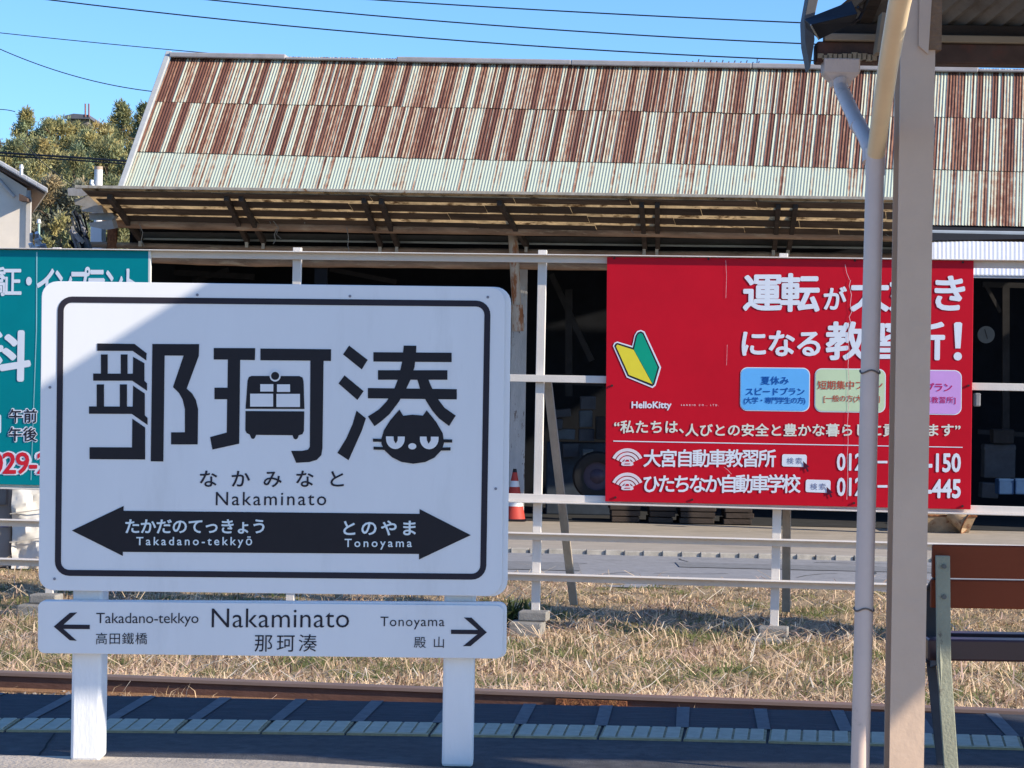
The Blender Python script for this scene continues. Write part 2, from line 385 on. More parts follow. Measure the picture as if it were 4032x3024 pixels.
# =================================================================== STATION SIGN
SD = 8.88
sgn = Board(lambda x, y: P(x, y, SD), (0,-1,0), (1,0,0))
sign = thing('station_sign', P(1060, 3011, SD+.08), 'white station name sign on two white posts with black lettering and a double arrow', 'station sign')
mb = MB(); sgn.rrect(mb, [(163,1106),(2013,1130),(1998,2350),(150,2325)], .062, -.010, .035); mb.build('sign_rim', WHITE, sign, bevel=.003)
mb = MB(); sgn.rrect(mb, [(164,1107),(1990,1130),(1976,2348),(151,2324)], .060, 0, .009); board = mb.build('sign_board', WHITE, sign, bevel=.002)
mb = MB(); sgn.ring(mb, [(228,1167),(1932,1184),(1914,2283),(216,2267)], .0235, .056, .002); mb.build('border_line', INK, sign, fix=False)
def L7(pts): return [(300+x/1.3825, 1300+y/1.3825) for x, y in pts]
def rect(a, b, c, d): return [(a,b),(c,b),(c,d),(a,d)]
K = [
 [(115,72),(318,75),(384,126),(382,165),(308,113),(115,112)],
 rect(135,132,172,237), rect(243,132,280,237),
 [(310,145),(372,180),(372,276),(386,290),(386,330),(305,275),(93,275),(93,236),(309,237)],
 rect(112,295,152,416), rect(238,295,277,416),
 [(310,302),(374,345),(374,463),(389,478),(389,516),(303,456),(70,455),(70,415),(308,416)],
 [(306,482),(376,530),(376,704),(73,702),(73,637),(304,638)],
 [(415,75),(670,76),(668,140),(602,318),(632,345),(652,380),(664,430),(662,622),(517,622),(517,556),(592,556),(592,430),(580,378),(560,342),(527,310),(585,139),(482,138),(475,715),(406,714)],
 [(749,97),(975,98),(973,163),(893,162),(888,618),(742,650),(729,582),(820,557),(822,376),(753,376),(753,313),(824,313),(826,160),(749,160)],
 [(1003,100),(1388,104),(1387,168),(1347,167),(1341,640),(1335,680),(1310,706),(1270,718),(1198,722),(1170,657),(1230,657),(1262,650),(1272,635),(1275,166),(1003,164)],
 [(933,275),(940,255),(955,249),(1215,250),(1232,258),(1238,278),(1243,429),(922,428)],
 [(922,440),(1242,442),(1240,548),(1232,566),(1212,572),(1205,590),(1195,595),(1184,590),(1178,572),(980,570),(972,588),(963,593),(953,588),(945,568),(928,560),(921,545)],
 [(1486,84),(1587,162),(1555,214),(1453,132)], [(1461,246),(1565,332),(1531,380),(1428,290)],
 [(1526,438),(1577,480),(1556,545),(1483,708),(1422,668),(1470,590),(1505,510)],
 rect(1643,218,2021,270), [(1618,120),(2044,123),(2044,174),(1618,171)], [(1588,315),(2072,321),(2072,377),(1588,371)],
]
K2 = [  # the two legs crossing the bars, one step prouder
 [(1783,84),(1852,85),(1850,125),(1842,200),(1820,270),(1800,312),(1758,388),(1705,458),(1660,497),(1624,523),(1588,470),(1648,432),(1690,388),(1732,318),(1755,260),(1775,170)],
 [(1855,262),(1915,262),(1930,300),(1962,366),(2005,422),(2066,465),(2030,522),(1975,480),(1940,440),(1905,385),(1872,318)],
 [(1760,432),(1780,466),(1830,460),(1888,465),(1908,436),(1960,500),(1995,560),(2003,610),(1992,650),(1950,694),(1900,718),(1835,727),(1770,717),(1720,692),(1680,655),(1662,620),(1662,590),(1675,545),(1710,490)],
 [(1616,590),(1668,592),(1668,608),(1616,607)], [(1619,634),(1676,636),(1684,652),(1619,650)], [(2000,594),(2047,595),(2047,612),(2000,611)], [(1985,655),(1995,638),(2038,637),(2038,655)],
]
KW = [rect(1003,294,1074,334), rect(1094,295,1165,336), rect(948,346,1073,416), rect(1091,347,1219,418), circ(1084,250,30),
      [(1687,578),(1789,579)] + circ(1738,590,51,57,12,0,180), [(1872,579),(1973,580)] + circ(1922,591,51,57,12,0,180), circ(1830,632,22,17)]
KB = [circ(1084,249,22), [(1728,577),(1751,577),(1750,600),(1740,617),(1730,600)], [(1908,578),(1931,578),(1930,600),(1919,618),(1910,600)]]
mb = MB()
for p in K: sgn.poly(mb, L7(p), .002)
for i, p in enumerate(K2): sgn.poly(mb, L7(p), .0028 + .0004*i)
for p in KB: sgn.poly(mb, L7(p), .008)
mb.build('station_name', BLACK, sign, fix=False)
for k_, p in enumerate(KW):
    mb = MB(); sgn.poly(mb, L7(p), .0065); mb.build('train_window' if k_ < 4 else 'lamp_ring' if k_ == 4 else 'eye_mark' if k_ < 7 else 'nose_mark', WHITE, sign, fix=False)
MT = INK
mb = MB(); sgn.text(mb, 'なかみなと', (787,1354,1853,1918), .002, .012); mb.build('lettering', MT, sign, fix=False)
mb = MB(); sgn.text(mb, 'Nakaminato', (850,1285,1937,1990), .002, .002); mb.build('lettering', MT, sign, fix=False)
mb = MB(); sgn.poly(mb, [(283,2089),(487,1992),(487,2011),(1652,2023),(1652,2004),(1854,2107),(1650,2203),(1650,2181),(484,2173),(484,2189)], .002); mb.build('double_arrow', BLACK, sign, fix=False)
ICE = M('pale_vinyl', (.72,.78,.78), .5, .04, 5)
MT = ICE
mb = MB(); sgn.text(mb, 'たかだのてっきょう', (494,1042,2044,2101), .004, .022); mb.build('arrow_lettering', MT, sign, fix=False)
mb = MB(); sgn.text(mb, 'Takadano-tekkyō', (537,993,2112,2157), .004, .014); mb.build('arrow_lettering', MT, sign, fix=False)
mb = MB(); sgn.text(mb, 'とのやま', (1352,1638,2049,2108), .004, .022); mb.build('arrow_lettering', MT, sign, fix=False)
mb = MB(); sgn.text(mb, 'Tonoyama', (1357,1622,2121,2164), .004, .014); mb.build('arrow_lettering', MT, sign, fix=False)
GREYS = M('screw_steel', (.22,.22,.25), .5)
for p in [(777,1161),(1378,1166),(1921,1170),(197,1525),(1952,1924),(215,2279)]:
    mb = MB(); a = sgn.w(sgn.ab(p), -.002); mb.tube([a, a+Vector((0,-.005,0))], .0055, 10); mb.build('screw', GREYS, sign)
# lower board
mb = MB(); sgn.rrect(mb, [(150,2364),(1996,2372),(1994,2592),(152,2572)], .030, -.012, .03); mb.build('lower_rim', WHITE, sign, bevel=.003)
mb = MB(); sgn.rrect(mb, [(150,2366),(1982,2384),(1978,2594),(148,2572)], .026, 0, .011); lb = mb.build('lower_board', WHITE, sign, bevel=.002)
MT = INK
mb = MB(); sgn.text(mb, 'Takadano-tekkyo', (379,782,2413,2467), .002, -.002); mb.build('lower_lettering', MT, sign, fix=False)
mb = MB(); sgn.text(mb, '高田鐵橋', (378,580,2491,2537), .002); mb.build('lower_lettering', MT, sign, fix=False)
mb = MB(); sgn.text(mb, 'Nakaminato', (834,1375,2396,2471), .002, -.004); mb.build('lower_lettering', MT, sign, fix=False)
mb = MB(); sgn.text(mb, '那珂湊', (1003,1248,2497,2566), .002); mb.build('lower_lettering', MT, sign, fix=False)
mb = MB(); sgn.text(mb, 'Tonoyama', (1498,1750,2428,2478), .002, -.002); mb.build('lower_lettering', MT, sign, fix=False)
mb = MB(); sgn.text(mb, '殿山', (1630,1748,2507,2551), .002); mb.build('lower_lettering', MT, sign, fix=False)
mb = MB(); sgn.poly(mb, [(212,2467),(275,2413),(305,2411),(251,2459),(354,2460),(354,2477),(250,2476),(303,2523),(275,2521)], .002); mb.build('lower_lettering', MT, sign, fix=False)
mb = MB(); sgn.poly(mb, [(1917,2490),(1857,2432),(1826,2431),(1882,2480),(1776,2479),(1776,2496),(1880,2497),(1823,2544),(1853,2544)], .002); mb.build('lower_lettering', MT, sign, fix=False)
for xl, xr in ((275,392),(1739,1862)):
    a = P(xl, 3011, SD+.047); b = P(xr, 3011, SD+.047); dx = b.x-a.x
    mb = MB(); x0, x1 = a.x, b.x; y0 = SD+.05
    # a channel post: front plate, two cheeks
    mb.abox(x0, x1, y0, y0+.15, 0, 1.75)
    o = mb.build('post', POSTW, sign, bevel=.012)
# =================================================================== BILLBOARD FENCE
fx = Vector((1, FK, 0)).normalized(); fn = Vector((FK, -1, 0)).normalized()   # fn points to the camera
fence = thing('billboard_fence', Vector((0, FY, GZ)), 'long white painted timber and pipe frame fence carrying the billboards', 'fence')
def frail(name, a, b, hpx, depth=.05, off=0.06, mat=FPAINT, lip=None):
    A = PF(a[0], a[1]); B = PF(b[0], b[1]); A2 = PF(a[0], a[1]+hpx)
    hh = A.z-A2.z; t = (B-A).normalized(); up = Vector((0,0,1))
    c = (A+B)/2 - up*hh/2 + fn*off
    mb = MB(); mb.box(c, t*((B-A).length/2), fn*(depth/2), up*(hh/2))
    if lip == 'top': mb.box(c + up*(hh/2+.004) + fn*(depth/2+.02), t*((B-A).length/2), fn*(depth/2+.045), up*.006)
    if lip == 'bottom': mb.box(c - up*(hh/2+.008) + fn*(depth/2+.01), t*((B-A).length/2), fn*(depth/2+.03), up*.008)
    return mb.build(name, mat, fence, bevel=.004)
frail('rail', (-700,974), (4500,1036), 26, lip='top')
frail('rail', (-700,1425), (4500,1519), 27)
frail('rail', (-700,1872), (4500,2006), 26, lip='bottom')
frail('rail', (-700,2027), (4500,2161), 24, lip='top')
frail('rail', (-700,2178), (4500,2327), 25, lip='top')
for (xt, yt, xb, yb) in [(225,975,196,2345), (1172,975,1143,2390), (2137,985,2109,2412), (3086,998,3048,2474), (-720,960,-760,2290)]:
    A = PF(xt, yt); B = PF(xb, yb); mb = MB(); B.x = A.x + (B.x-A.x); mb.bar(B, A, .085, .055, up=fn); mb.build('post', FPAINT, fence, bevel=.004)
    D = PF(xb+135, yb-110, 1.15); T = PF(xt+14, 1490); T = T - fn*.06
    D = B + fx*(.22 if xt < 2500 else .06) - fn*1.2; D.z = GZ-.02
    mb = MB(); mb.bar(D, T, .085, .045, up=fn); mb.build('brace', PALEW, fence, bevel=.005)
    mb = MB(); c = Vector((B.x, B.y, B.z-.0)) + fn*.1; mb.box(c-Vector((0,0,.02)), fx*.145, fn*.12, (0,0,.048)); mb.box(c - fx*.05 + fn*.12 - Vector((0,0,.16)), fx*.165, fn*.16, (0,0,.09)); mb.build('footing', CONC, fence, bevel=.015)

mb = MB(); A_, B_ = Vector((5.4, fence_y(5.4), 0)), Vector((8.7, fence_y(8.7), 0))
mb.prism([A_+fn*.14+Vector((0,0,-.6)), B_+fn*.14+Vector((0,0,-.6)), B_+fn*.14+Vector((0,0,2.7)), A_+fn*.14+Vector((0,0,2.7))], -fn*.03); mb.build('shadow_panel', FPAINT, fence)  # unseen panel added at the right to throw a shadow across the grass
# red billboard
RED = M('red_enamel', (.60,.004,.018), .5, .06, 2, bump=.25, bscale=1.6, spec=.2, second=(.53,.006,.016), sscale=1.5, sthr=.62, swid=.2)
LW = M('letter_white', (.80,.82,.86), .5, .03, 4)
CRM = M('letter_cream', (.78,.78,.66), .5, .03, 4)
rbd = Board(lambda x, y: PF(x, y, -.135*1), fn, fx)
red = thing('billboard', PF(3100, 2000, -.13), 'large red driving school billboard with white lettering and yellow and green chevron', 'billboard')
mb = MB(); mb.prism([rbd.w(rbd.ab(p), 0) for p in [(2390,1012),(3834,1026),(3822,2006),(2383,1974)]], -fn*.035); mb.build('panel', RED, red, bevel=.003)
def R(pts): return [(2400+x/1.4747, 950+y/1.4747) for x, y in pts]
def RB(a, b, c, d): return (2400+a/1.4747, 2400+b/1.4747, 950+c/1.4747, 950+d/1.4747)
O = .027
MT = LW
mb = MB(); rbd.text(mb, '運転', RB(775,1222,185,410), .004, O); mb.build('lettering', MT, red, fix=False)
mb = MB(); rbd.text(mb, 'が', RB(1243,1378,262,398), .004, O); mb.build('lettering', MT, red, fix=False)
mb = MB(); rbd.text(mb, '大好き', RB(1398,2066,190,410), .004, O); mb.build('lettering', MT, red, fix=False)
mb = MB(); rbd.text(mb, 'になる', RB(768,1226,518,668), .004, O); mb.build('lettering', MT, red, fix=False)
mb = MB(); rbd.text(mb, '教習所', RB(1255,1948,465,692), .004, O); mb.build('lettering', MT, red, fix=False)
mb = MB(); rbd.poly(mb, R([(2000,478),(2012,470),(2036,470),(2048,478),(2038,622),(2008,622)]), .004); mb.build('lettering', MT, red, fix=False)
mb = MB(); rbd.poly(mb, R(circ(2022,668,24)), .004); mb.build('lettering', MT, red, fix=False)
mb = MB(); rbd.text(mb, 'HelloKitty', RB(128,360,930,982), .004, .03); mb.build('lettering', MT, red, fix=False)
mb = MB(); rbd.text(mb, 'SANRIO CO., LTD.', RB(415,635,946,958), .004); mb.build('lettering', MT, red, fix=False)
mb = MB(); rbd.text(mb, '大宮自動車教習所', RB(197,967,1207,1312), .004, .02); mb.build('lettering', MT, red, fix=False)
mb = MB(); rbd.text(mb, 'ひたちなか自動車学校', RB(197,1110,1353,1462), .004, .02); mb.build('lettering', MT, red, fix=False)
mb = MB(); rbd.text(mb, '012', RB(1320,1474,1231,1333), .004, .024, track=False); mb.build('lettering', MT, red, fix=False)
mb = MB(); rbd.text(mb, '0', RB(1484,1534,1231,1333), .004, .024, track=False); mb.build('lettering', MT, red, fix=False)
mb = MB(); rbd.poly(mb, R(rect(1556,1275,1614,1289)), .004); mb.build('lettering', MT, red, fix=False)
mb = MB(); rbd.text(mb, '-150', RB(1842,2040,1230,1342), .004, .03, track=False); mb.build('lettering', MT, red, fix=False)
mb = MB(); rbd.text(mb, '012', RB(1320,1474,1372,1480), .004, .024, track=False); mb.build('lettering', MT, red, fix=False)
mb = MB(); rbd.text(mb, '0', RB(1484,1534,1372,1480), .004, .024, track=False); mb.build('lettering', MT, red, fix=False)
mb = MB(); rbd.poly(mb, R(rect(1556,1416,1614,1430)), .004); mb.build('lettering', MT, red, fix=False)
mb = MB(); rbd.text(mb, '-445', RB(1838,2040,1380,1493), .004, .03, track=False); mb.build('lettering', MT, red, fix=False)
mb = MB(); rbd.poly(mb, R([(22,1157),(2050,1194),(2050,1199),(22,1163)]), .003); mb.build('lettering', MT, red, fix=False)
MT = CRM
mb = MB(); rbd.text(mb, '“私たちは、', RB(26,432,1040,1116), .004, .022); mb.build('slogan_lettering', MT, red, fix=False)
mb = MB(); rbd.text(mb, '人びとの安全と豊かな暮らしに貢献します”', RB(440,2038,1058,1134), .004, .022); mb.build('slogan_lettering', MT, red, fix=False)
PINKW = M('emblem_pink_white', (.80,.70,.72), .5, .03)
for cy in (1296, 1437):
    mb = MB()
    for r0_, r1_ in ((78,96),(56,72),(36,50)):
        a0, a1 = (205,335)
        outer = circ(104, cy+2, r1_, r1_, 12, a0, a1); inner = circ(104, cy+2, r0_, r0_, 12, a0, a1)
        rbd.add = None
        vs = [rbd.w(rbd.ab(q), .004) for q in R(outer)+R(inner)]; mb.add(vs, [(i, i+1, i+14, i+13) for i in range(12)])
    rbd.poly(mb, R([(68,cy+2),(72,cy-14),(84,cy-18),(92,cy-34),(116,cy-34),(124,cy-18),(136,cy-14),(140,cy+2),(128,cy+8),(80,cy+8)]), .005)
    mb.build('emblem', PINKW, red, fix=False)
for cy in (1296, 1437): mb = MB(); rbd.poly(mb, R([(92,cy-17),(97,cy-28),(111,cy-28),(116,cy-17)]), .007); rbd.poly(mb, R(rect(88,cy-6,120,cy-1)), .007); mb.build('emblem_window', RED, red, fix=False)
def hexm(n, c, **k): return M(n, lin(c)[:3], .5, .04, 4, **k)
for nm, q, colr in (('blue_box', [(760,731),(1165,735),(1162,990),(757,984)], (105,185,245)), ('green_box', [(1192,737),(1605,741),(1602,997),(1189,991)], (205,222,180)), ('purple_box', [(1632,744),(2046,749),(2044,1009),(1630,1003)], (214,160,222))):
    mb = MB(); rbd.rrect(mb, R(q), .07, .003); mb.build('box_outline', LW, red, fix=False)
    qc = (sum(a for a, b in q)/4, sum(b for a, b in q)/4)
    q2 = [(a + (5 if a < qc[0] else -5), b + (5 if b < qc[1] else -5)) for a, b in q]
    mb = MB(); rbd.rrect(mb, R(q2), .065, .005); mb.build(nm, hexm(nm, colr), red, fix=False)
MT = hexm('blue_ink', (10,85,165))
mb = MB(); rbd.text(mb, '夏休み', RB(880,1041,784,833), .007, .018); mb.build('blue_lettering', MT, red, fix=False)
mb = MB(); rbd.text(mb, 'スピードプラン', RB(792,1133,850,894), .007, .02); mb.build('blue_lettering', MT, red, fix=False)
mb = MB(); rbd.text(mb, '(大学・専門学生の方)', RB(780,1138,904,949), .007, .012); mb.build('blue_lettering', MT, red, fix=False)
MT = hexm('orange_ink', (195,85,60))
mb = MB(); rbd.text(mb, '短期集中プラン', RB(1208,1586,809,861), .007, .012); mb.build('orange_lettering', MT, red, fix=False)
mb = MB(); rbd.text(mb, '[一般の方(大学生)]', RB(1243,1570,893,938), .007, .01); mb.build('orange_lettering', MT, red, fix=False)
MT = hexm('magenta_ink', (200,40,110))
mb = MB(); rbd.text(mb, 'プラン', RB(1835,1990,822,872), .007, .02); mb.build('magenta_lettering', MT, red, fix=False)
mb = MB(); rbd.text(mb, '自動車教習所]', RB(1745,2010,902,946), .007, .01); mb.build('magenta_lettering', MT, red, fix=False)
mb = MB(); rbd.rrect(mb, R([(1003,1236),(1146,1239),(1144,1311),(1001,1307)]), .02, .004); mb.build('search_box', LW, red, fix=False); mb = MB(); rbd.rrect(mb, R([(1140,1383),(1284,1387),(1282,1461),(1138,1456)]), .02, .004); mb.build('search_box', LW, red, fix=False)
MT = hexm('slate_ink', (110,115,150))
mb = MB(); rbd.text(mb, '検索', RB(1030,1118,1256,1294), .006); mb.build('search_lettering', MT, red, fix=False)
mb = MB(); rbd.text(mb, '検索', RB(1167,1255,1405,1443), .006); mb.build('search_lettering', MT, red, fix=False)
for ox, oy in ((1124,1276),(1260,1425)): mb = MB(); rbd.poly(mb, R([(ox,oy),(ox+37,oy+34),(ox+24,oy+38),(ox+34,oy+58),(ox+24,oy+64),(ox+14,oy+42),(ox+4,oy+52)]), .008); mb.build('cursor_arrow', hexm('cursor_ink', (75,20,45)), red, fix=False)
# beginner-driver chevron
mb = MB(); rbd.poly(mb, R([(20,608),(28,590),(45,582),(132,608),(146,545),(160,522),(182,515),(204,524),(300,732),(268,838),(250,852),(100,790)]), .004); mb.build('chevron_outline', LW, red, fix=False)
mb = MB(); rbd.poly(mb, R([(28,608),(36,594),(46,590),(136,618),(152,548),(164,529),(182,523),(198,531),(290,732),(261,832),(249,842),(106,783)]), .005); mb.build('chevron_line', INK, red, fix=False)
mb = MB(); rbd.poly(mb, R([(38,610),(46,600),(140,630),(250,830),(113,776)]), .006); mb.build('yellow_half', hexm('chevron_yellow', (240,220,60)), red, fix=False)
mb = MB(); rbd.poly(mb, R([(142,630),(160,550),(170,537),(182,533),(192,538),(280,732),(252,828)]), .006); mb.build('green_half', hexm('chevron_green', (0,160,125)), red, fix=False)
# seams, creases, screws
PK = M('crease_white', (.72,.45,.46), .6, .3, 40)
mb = MB()
def crease(b, pts, wpx, h=.0055):
    for a, c in zip(pts, pts[1:]):
        b_ = [(a[0]-wpx, a[1]), (a[0]+wpx, a[1]), (c[0]+wpx, c[1]), (c[0]-wpx, c[1])]; rbd.poly(b, R(b_), h)
crease(mb, [(1368,135),(1378,185),(1395,225)], 1.5); crease(mb, [(1400,225),(1392,260),(1405,310),(1398,370),(1407,410),(1392,440),(1400,470)], 1.8, .0095)
crease(mb, [(1390,470),(1386,560),(1392,640),(1385,720),(1390,800),(1384,880),(1388,960),(1382,1060),(1386,1160),(1380,1260),(1384,1360),(1378,1500)], 1.4, .0095)
crease(mb, [(675,110),(680,200),(676,330)], 1.0); crease(mb, [(684,600),(680,720)], .8); crease(mb, [(665,1310),(690,1330),(708,1352)], 1.6, .0095)
mb.build('crease', PK, red, fix=False)
SCW = M('dark_screw', (.05,.02,.02), .6)
for p in [(28,98),(575,103),(1425,112),(2052,122),(2085,838),(2050,1538),(15,838),(480,1500),(1420,1520),(35,1487)]:
    mb = MB(); q = rbd.w(rbd.ab(R([p])[0]), 0); mb.tube([q, q+fn*.012], .012, 8); mb.build('screw', SCW, red)
# green billboard
GRN = M('teal_enamel', lin((0,134,140))[:3], .5, .06, 2, spec=.12)
gbd = Board(lambda x, y: PF(x, y, -.135), fn, fx)
green = thing('billboard', PF(0, 1900, -.13), 'teal green dental clinic billboard half hidden behind the station sign', 'billboard')
mb = MB(); mb.prism([gbd.w(gbd.ab(p), 0) for p in [(-880,976),(584,988),(578,1920),(-890,1888)]], -fn*.035); mb.build('panel', GRN, green, bevel=.003)
mb = MB(); mb.prism([gbd.w(gbd.ab(p), 0) for p in [(584.5,988),(592,988),(586,1920),(578.5,1920)]], -fn*.04); mb.build('edge_strip', M('edge_white', (.75,.76,.70), .5), green)
MT = LW
mb = MB(); gbd.text(mb, '矯正', (-55,86,1050,1166), .004, .02); mb.build('lettering', MT, green, fix=False)
mb = MB(); gbd.text(mb, '・', (103,126,1090,1124), .004, .01); mb.build('lettering', MT, green, fix=False)
mb = MB(); gbd.text(mb, 'インプラント', (145,545,1050,1180), .004, .025); mb.build('lettering', MT, green, fix=False)
mb = MB(); gbd.text(mb, '科口', (-82,335,1300,1503), .004, .03); mb.build('lettering', MT, green, fix=False)
mb = MB(); gbd.text(mb, '午前', (33,150,1606,1668), .004, .075); mb.build('lettering', MT, green, fix=False)
mb = MB(); gbd.text(mb, '午後', (31,150,1678,1742), .004, .075); mb.build('lettering', MT, green, fix=False)
mb = MB(); gbd.text(mb, '029-2', (-46,205,1775,1872), .004, .075); mb.build('lettering', MT, green, fix=False)
mb = MB(); gbd.rrect(mb, [(-70,1630),(5,1632),(5,1706),(-70,1704)], .02, .003); mb.build('lettering', MT, green, fix=False)
MT = INK
mb = MB(); gbd.text(mb, '午前', (36,147,1610,1665), .007, .015); mb.build('hours_lettering', MT, green, fix=False)
mb = MB(); gbd.text(mb, '午後', (34,147,1682,1738), .007, .015); mb.build('hours_lettering', MT, green, fix=False)
MT = hexm('phone_red', (215,35,50))
mb = MB(); gbd.text(mb, '029-2', (-42,201,1780,1867), .007, .02); mb.build('phone_lettering', MT, green, fix=False)
mb = MB(); gbd.poly(mb, [(143,992),(148,992),(146,1300),(136,1560),(124,1890),(121,1890),(133,1560),(142,1300)], .0028); mb.build('seam', M('seam_pale', (.30,.62,.62), .5), green, fix=False)

# =================================================================== SHED
def course_mat(name, bias, patch=0.0, ulim=None):
    m = bpy.data.materials.new(name); m.use_nodes = True
    n = m.node_tree.nodes; L = m.node_tree.links; b = n['Principled BSDF']; b.inputs['Roughness'].default_value = .7; b.inputs['Specular IOR Level'].default_value = .2
    uvn = n.new('ShaderNodeUVMap'); uvn.uv_map = 'UVMap'
    def noise(sx, sy, detail=3, rough=.6):
        mp = n.new('ShaderNodeMapping'); mp.inputs['Scale'].default_value = (sx, sy, 1); L.new(uvn.outputs[0], mp.inputs[0])
        z = n.new('ShaderNodeTexNoise'); z.noise_dimensions = '2D'; z.inputs['Scale'].default_value = 1; z.inputs['Detail'].default_value = detail; z.inputs['Roughness'].default_value = rough
        L.new(mp.outputs[0], z.inputs[0]); return z.outputs[0]
    def math_(op, a, bb):
        q = n.new('ShaderNodeMath'); q.operation = op
        for i, x in enumerate((a, bb)):
            if isinstance(x, (int, float)): q.inputs[i].default_value = x
            else: L.new(x, q.inputs[i])
        return q.outputs[0]
    sp_ = n.new('ShaderNodeSeparateXYZ'); L.new(uvn.outputs[0], sp_.inputs[0])
    cell = math_('FLOOR', math_('DIVIDE', sp_.outputs[0], .0508), 0)
    wn = n.new('ShaderNodeTexWhiteNoise'); wn.noise_dimensions = '1D'; L.new(cell, wn.inputs['W'])
    s = math_('MULTIPLY', wn.outputs[0], .48)
    s = math_('ADD', s, math_('MULTIPLY', noise(3.2, .05, 2), .20))
    s = math_('ADD', s, math_('MULTIPLY', noise(21.0, .10, 2), .58))
    s = math_('ADD', s, math_('MULTIPLY', noise(24, .9, 4), .28))
    s = math_('ADD', s, math_('MULTIPLY', noise(14, 4.0, 4), .26))
    ph = math_('SINE', math_('MULTIPLY', sp_.outputs[0], 2*math.pi/PITCH_T), 0)
    s = math_('SUBTRACT', s, math_('MULTIPLY', ph, .07))
    if patch: s = math_('ADD', s, math_('MULTIPLY', noise(2.2, 2.6, 5), patch))
    s = math_('ADD', s, bias)
    if ulim is not None:
        sep = n.new('ShaderNodeSeparateXYZ'); L.new(uvn.outputs[0], sep.inputs[0])
        g = n.new('ShaderNodeMapRange'); g.inputs[1].default_value = ulim; g.inputs[2].default_value = ulim+.6; g.inputs[3].default_value = 0; g.inputs[4].default_value = .16
        L.new(sep.outputs[0], g.inputs[0]); s = math_('ADD', s, g.outputs[0])
    rp = n.new('ShaderNodeValToRGB'); e = rp.color_ramp.elements
    e[0].position = .0; e[0].color = (.46,.50,.40,1)
    e[1].position = 1.0; e[1].color = (.13,.055,.038,1)
    for p, c in ((.68,(.45,.48,.38,1)),(.78,(.42,.34,.24,1)),(.89,(.27,.13,.08,1)),(.98,(.17,.075,.048,1))):
        q = rp.color_ramp.elements.new(p); q.color = c
    L.new(s, rp.inputs[0]); L.new(rp.outputs[0], b.inputs['Base Color'])
    return m
shed = thing('railway_shed', Vector((0, 38, GZ)), 'long old shed with a rust streaked corrugated roof behind the billboard fence', 'shed')
EL = PS(466, 808, 37.85); ER = PS(4300, 903, 37.85); RL = PS(676, 216, 41.2); RR = PS(4300, 278, 41.2)
PITCH = .0508
Lr = (ER-EL).length; ncor = int(Lr/PITCH)
nrm = (ER-EL).cross(RL-EL).normalized()
if nrm.z < 0: nrm = -nrm
PITCH_T = Lr/ncor
def course(name, t0, t1, lift, mat, seed):
    S = 6; vs = []; uvs = []; rows = 4
    for r in range(rows+1):
        t = t0 + (t1-t0)*r/rows
        A = EL.lerp(RL, t); B = ER.lerp(RR, t)
        for i in range(ncor*S+1):
            s = i/(ncor*S); p = A.lerp(B, s)
            sheetk = int(s*Lr/.66)
            rs = random.Random(sheetk*31+seed); jl = rs.uniform(0,.008)*(1 if True else 0)
            wv = (.0045 if seed == 3 else .0062)*math.sin(2*math.pi*i/S)
            ofs = lift*(1-r/rows) + jl + wv
            if r == 0: p = p + (RL-EL).normalized()*(rs.uniform(-.012,.012))
            vs.append(p + nrm*ofs); uvs.append((s*Lr + seed*PITCH_T*73, t*5.7 + seed*11.3))
    W = ncor*S+1
    mb = MB(); mb.add(vs, [(r*W+i, r*W+i+1, (r+1)*W+i+1, (r+1)*W+i) for r in range(rows) for i in range(W-1)])
    o = mb.build(name, mat, shed, fix=False); lay = o.data.uv_layers.new(name='UVMap')
    idx = np.empty(len(o.data.loops), dtype=np.int32); o.data.loops.foreach_get('vertex_index', idx)
    lay.data.foreach_set('uv', np.array(uvs, dtype=np.float32)[idx].ravel()); return o
course('roof_course', .665, 1.0, .014, course_mat('rusty_sheet_top', -.03), 1)
course('roof_course', .33, .672, .014, course_mat('rusty_sheet_middle', -.02), 2)
c3 = course('roof_course', 0.0, .337, .014, course_mat('pale_sheet_low', -.50, .36, 13.3 + 3*73*.0508), 3); c3['label'] = 'paler lowest course of the roof with few rust patches'
RIDGE = M('ridge_metal', (.36,.33,.32), .6, .15, 4)
for (xa, xb, yo, hh) in ((672,1128,-4,20),(1128,1565,8,9),(1565,2250,-2,20),(2250,2960,-2,21),(2960,3850,-2,20),(3850,4300,6,9)):
    ya = 212 + (xa-672)*.0180 + yo; yb = 212 + (xb-672)*.0180 + yo
    a = PS(xa, ya+hh/2, 41.1); b = PS(xb, yb+hh/2, 41.1); mb = MB(); mb.bar(a, b, .25, hh/9000*41); mb.build('ridge_cap', RIDGE, shed, bevel=.02)
mb = MB(); a = EL+nrm*.05+Vector((-.04,-.02,0)); b = RL+nrm*.05+Vector((-.04,-.02,0)); mb.bar(a, b, .10, .07, up=nrm); mb.build('verge_trim', M('verge_metal', (.42,.42,.40), .6, .1), shed, bevel=.01)
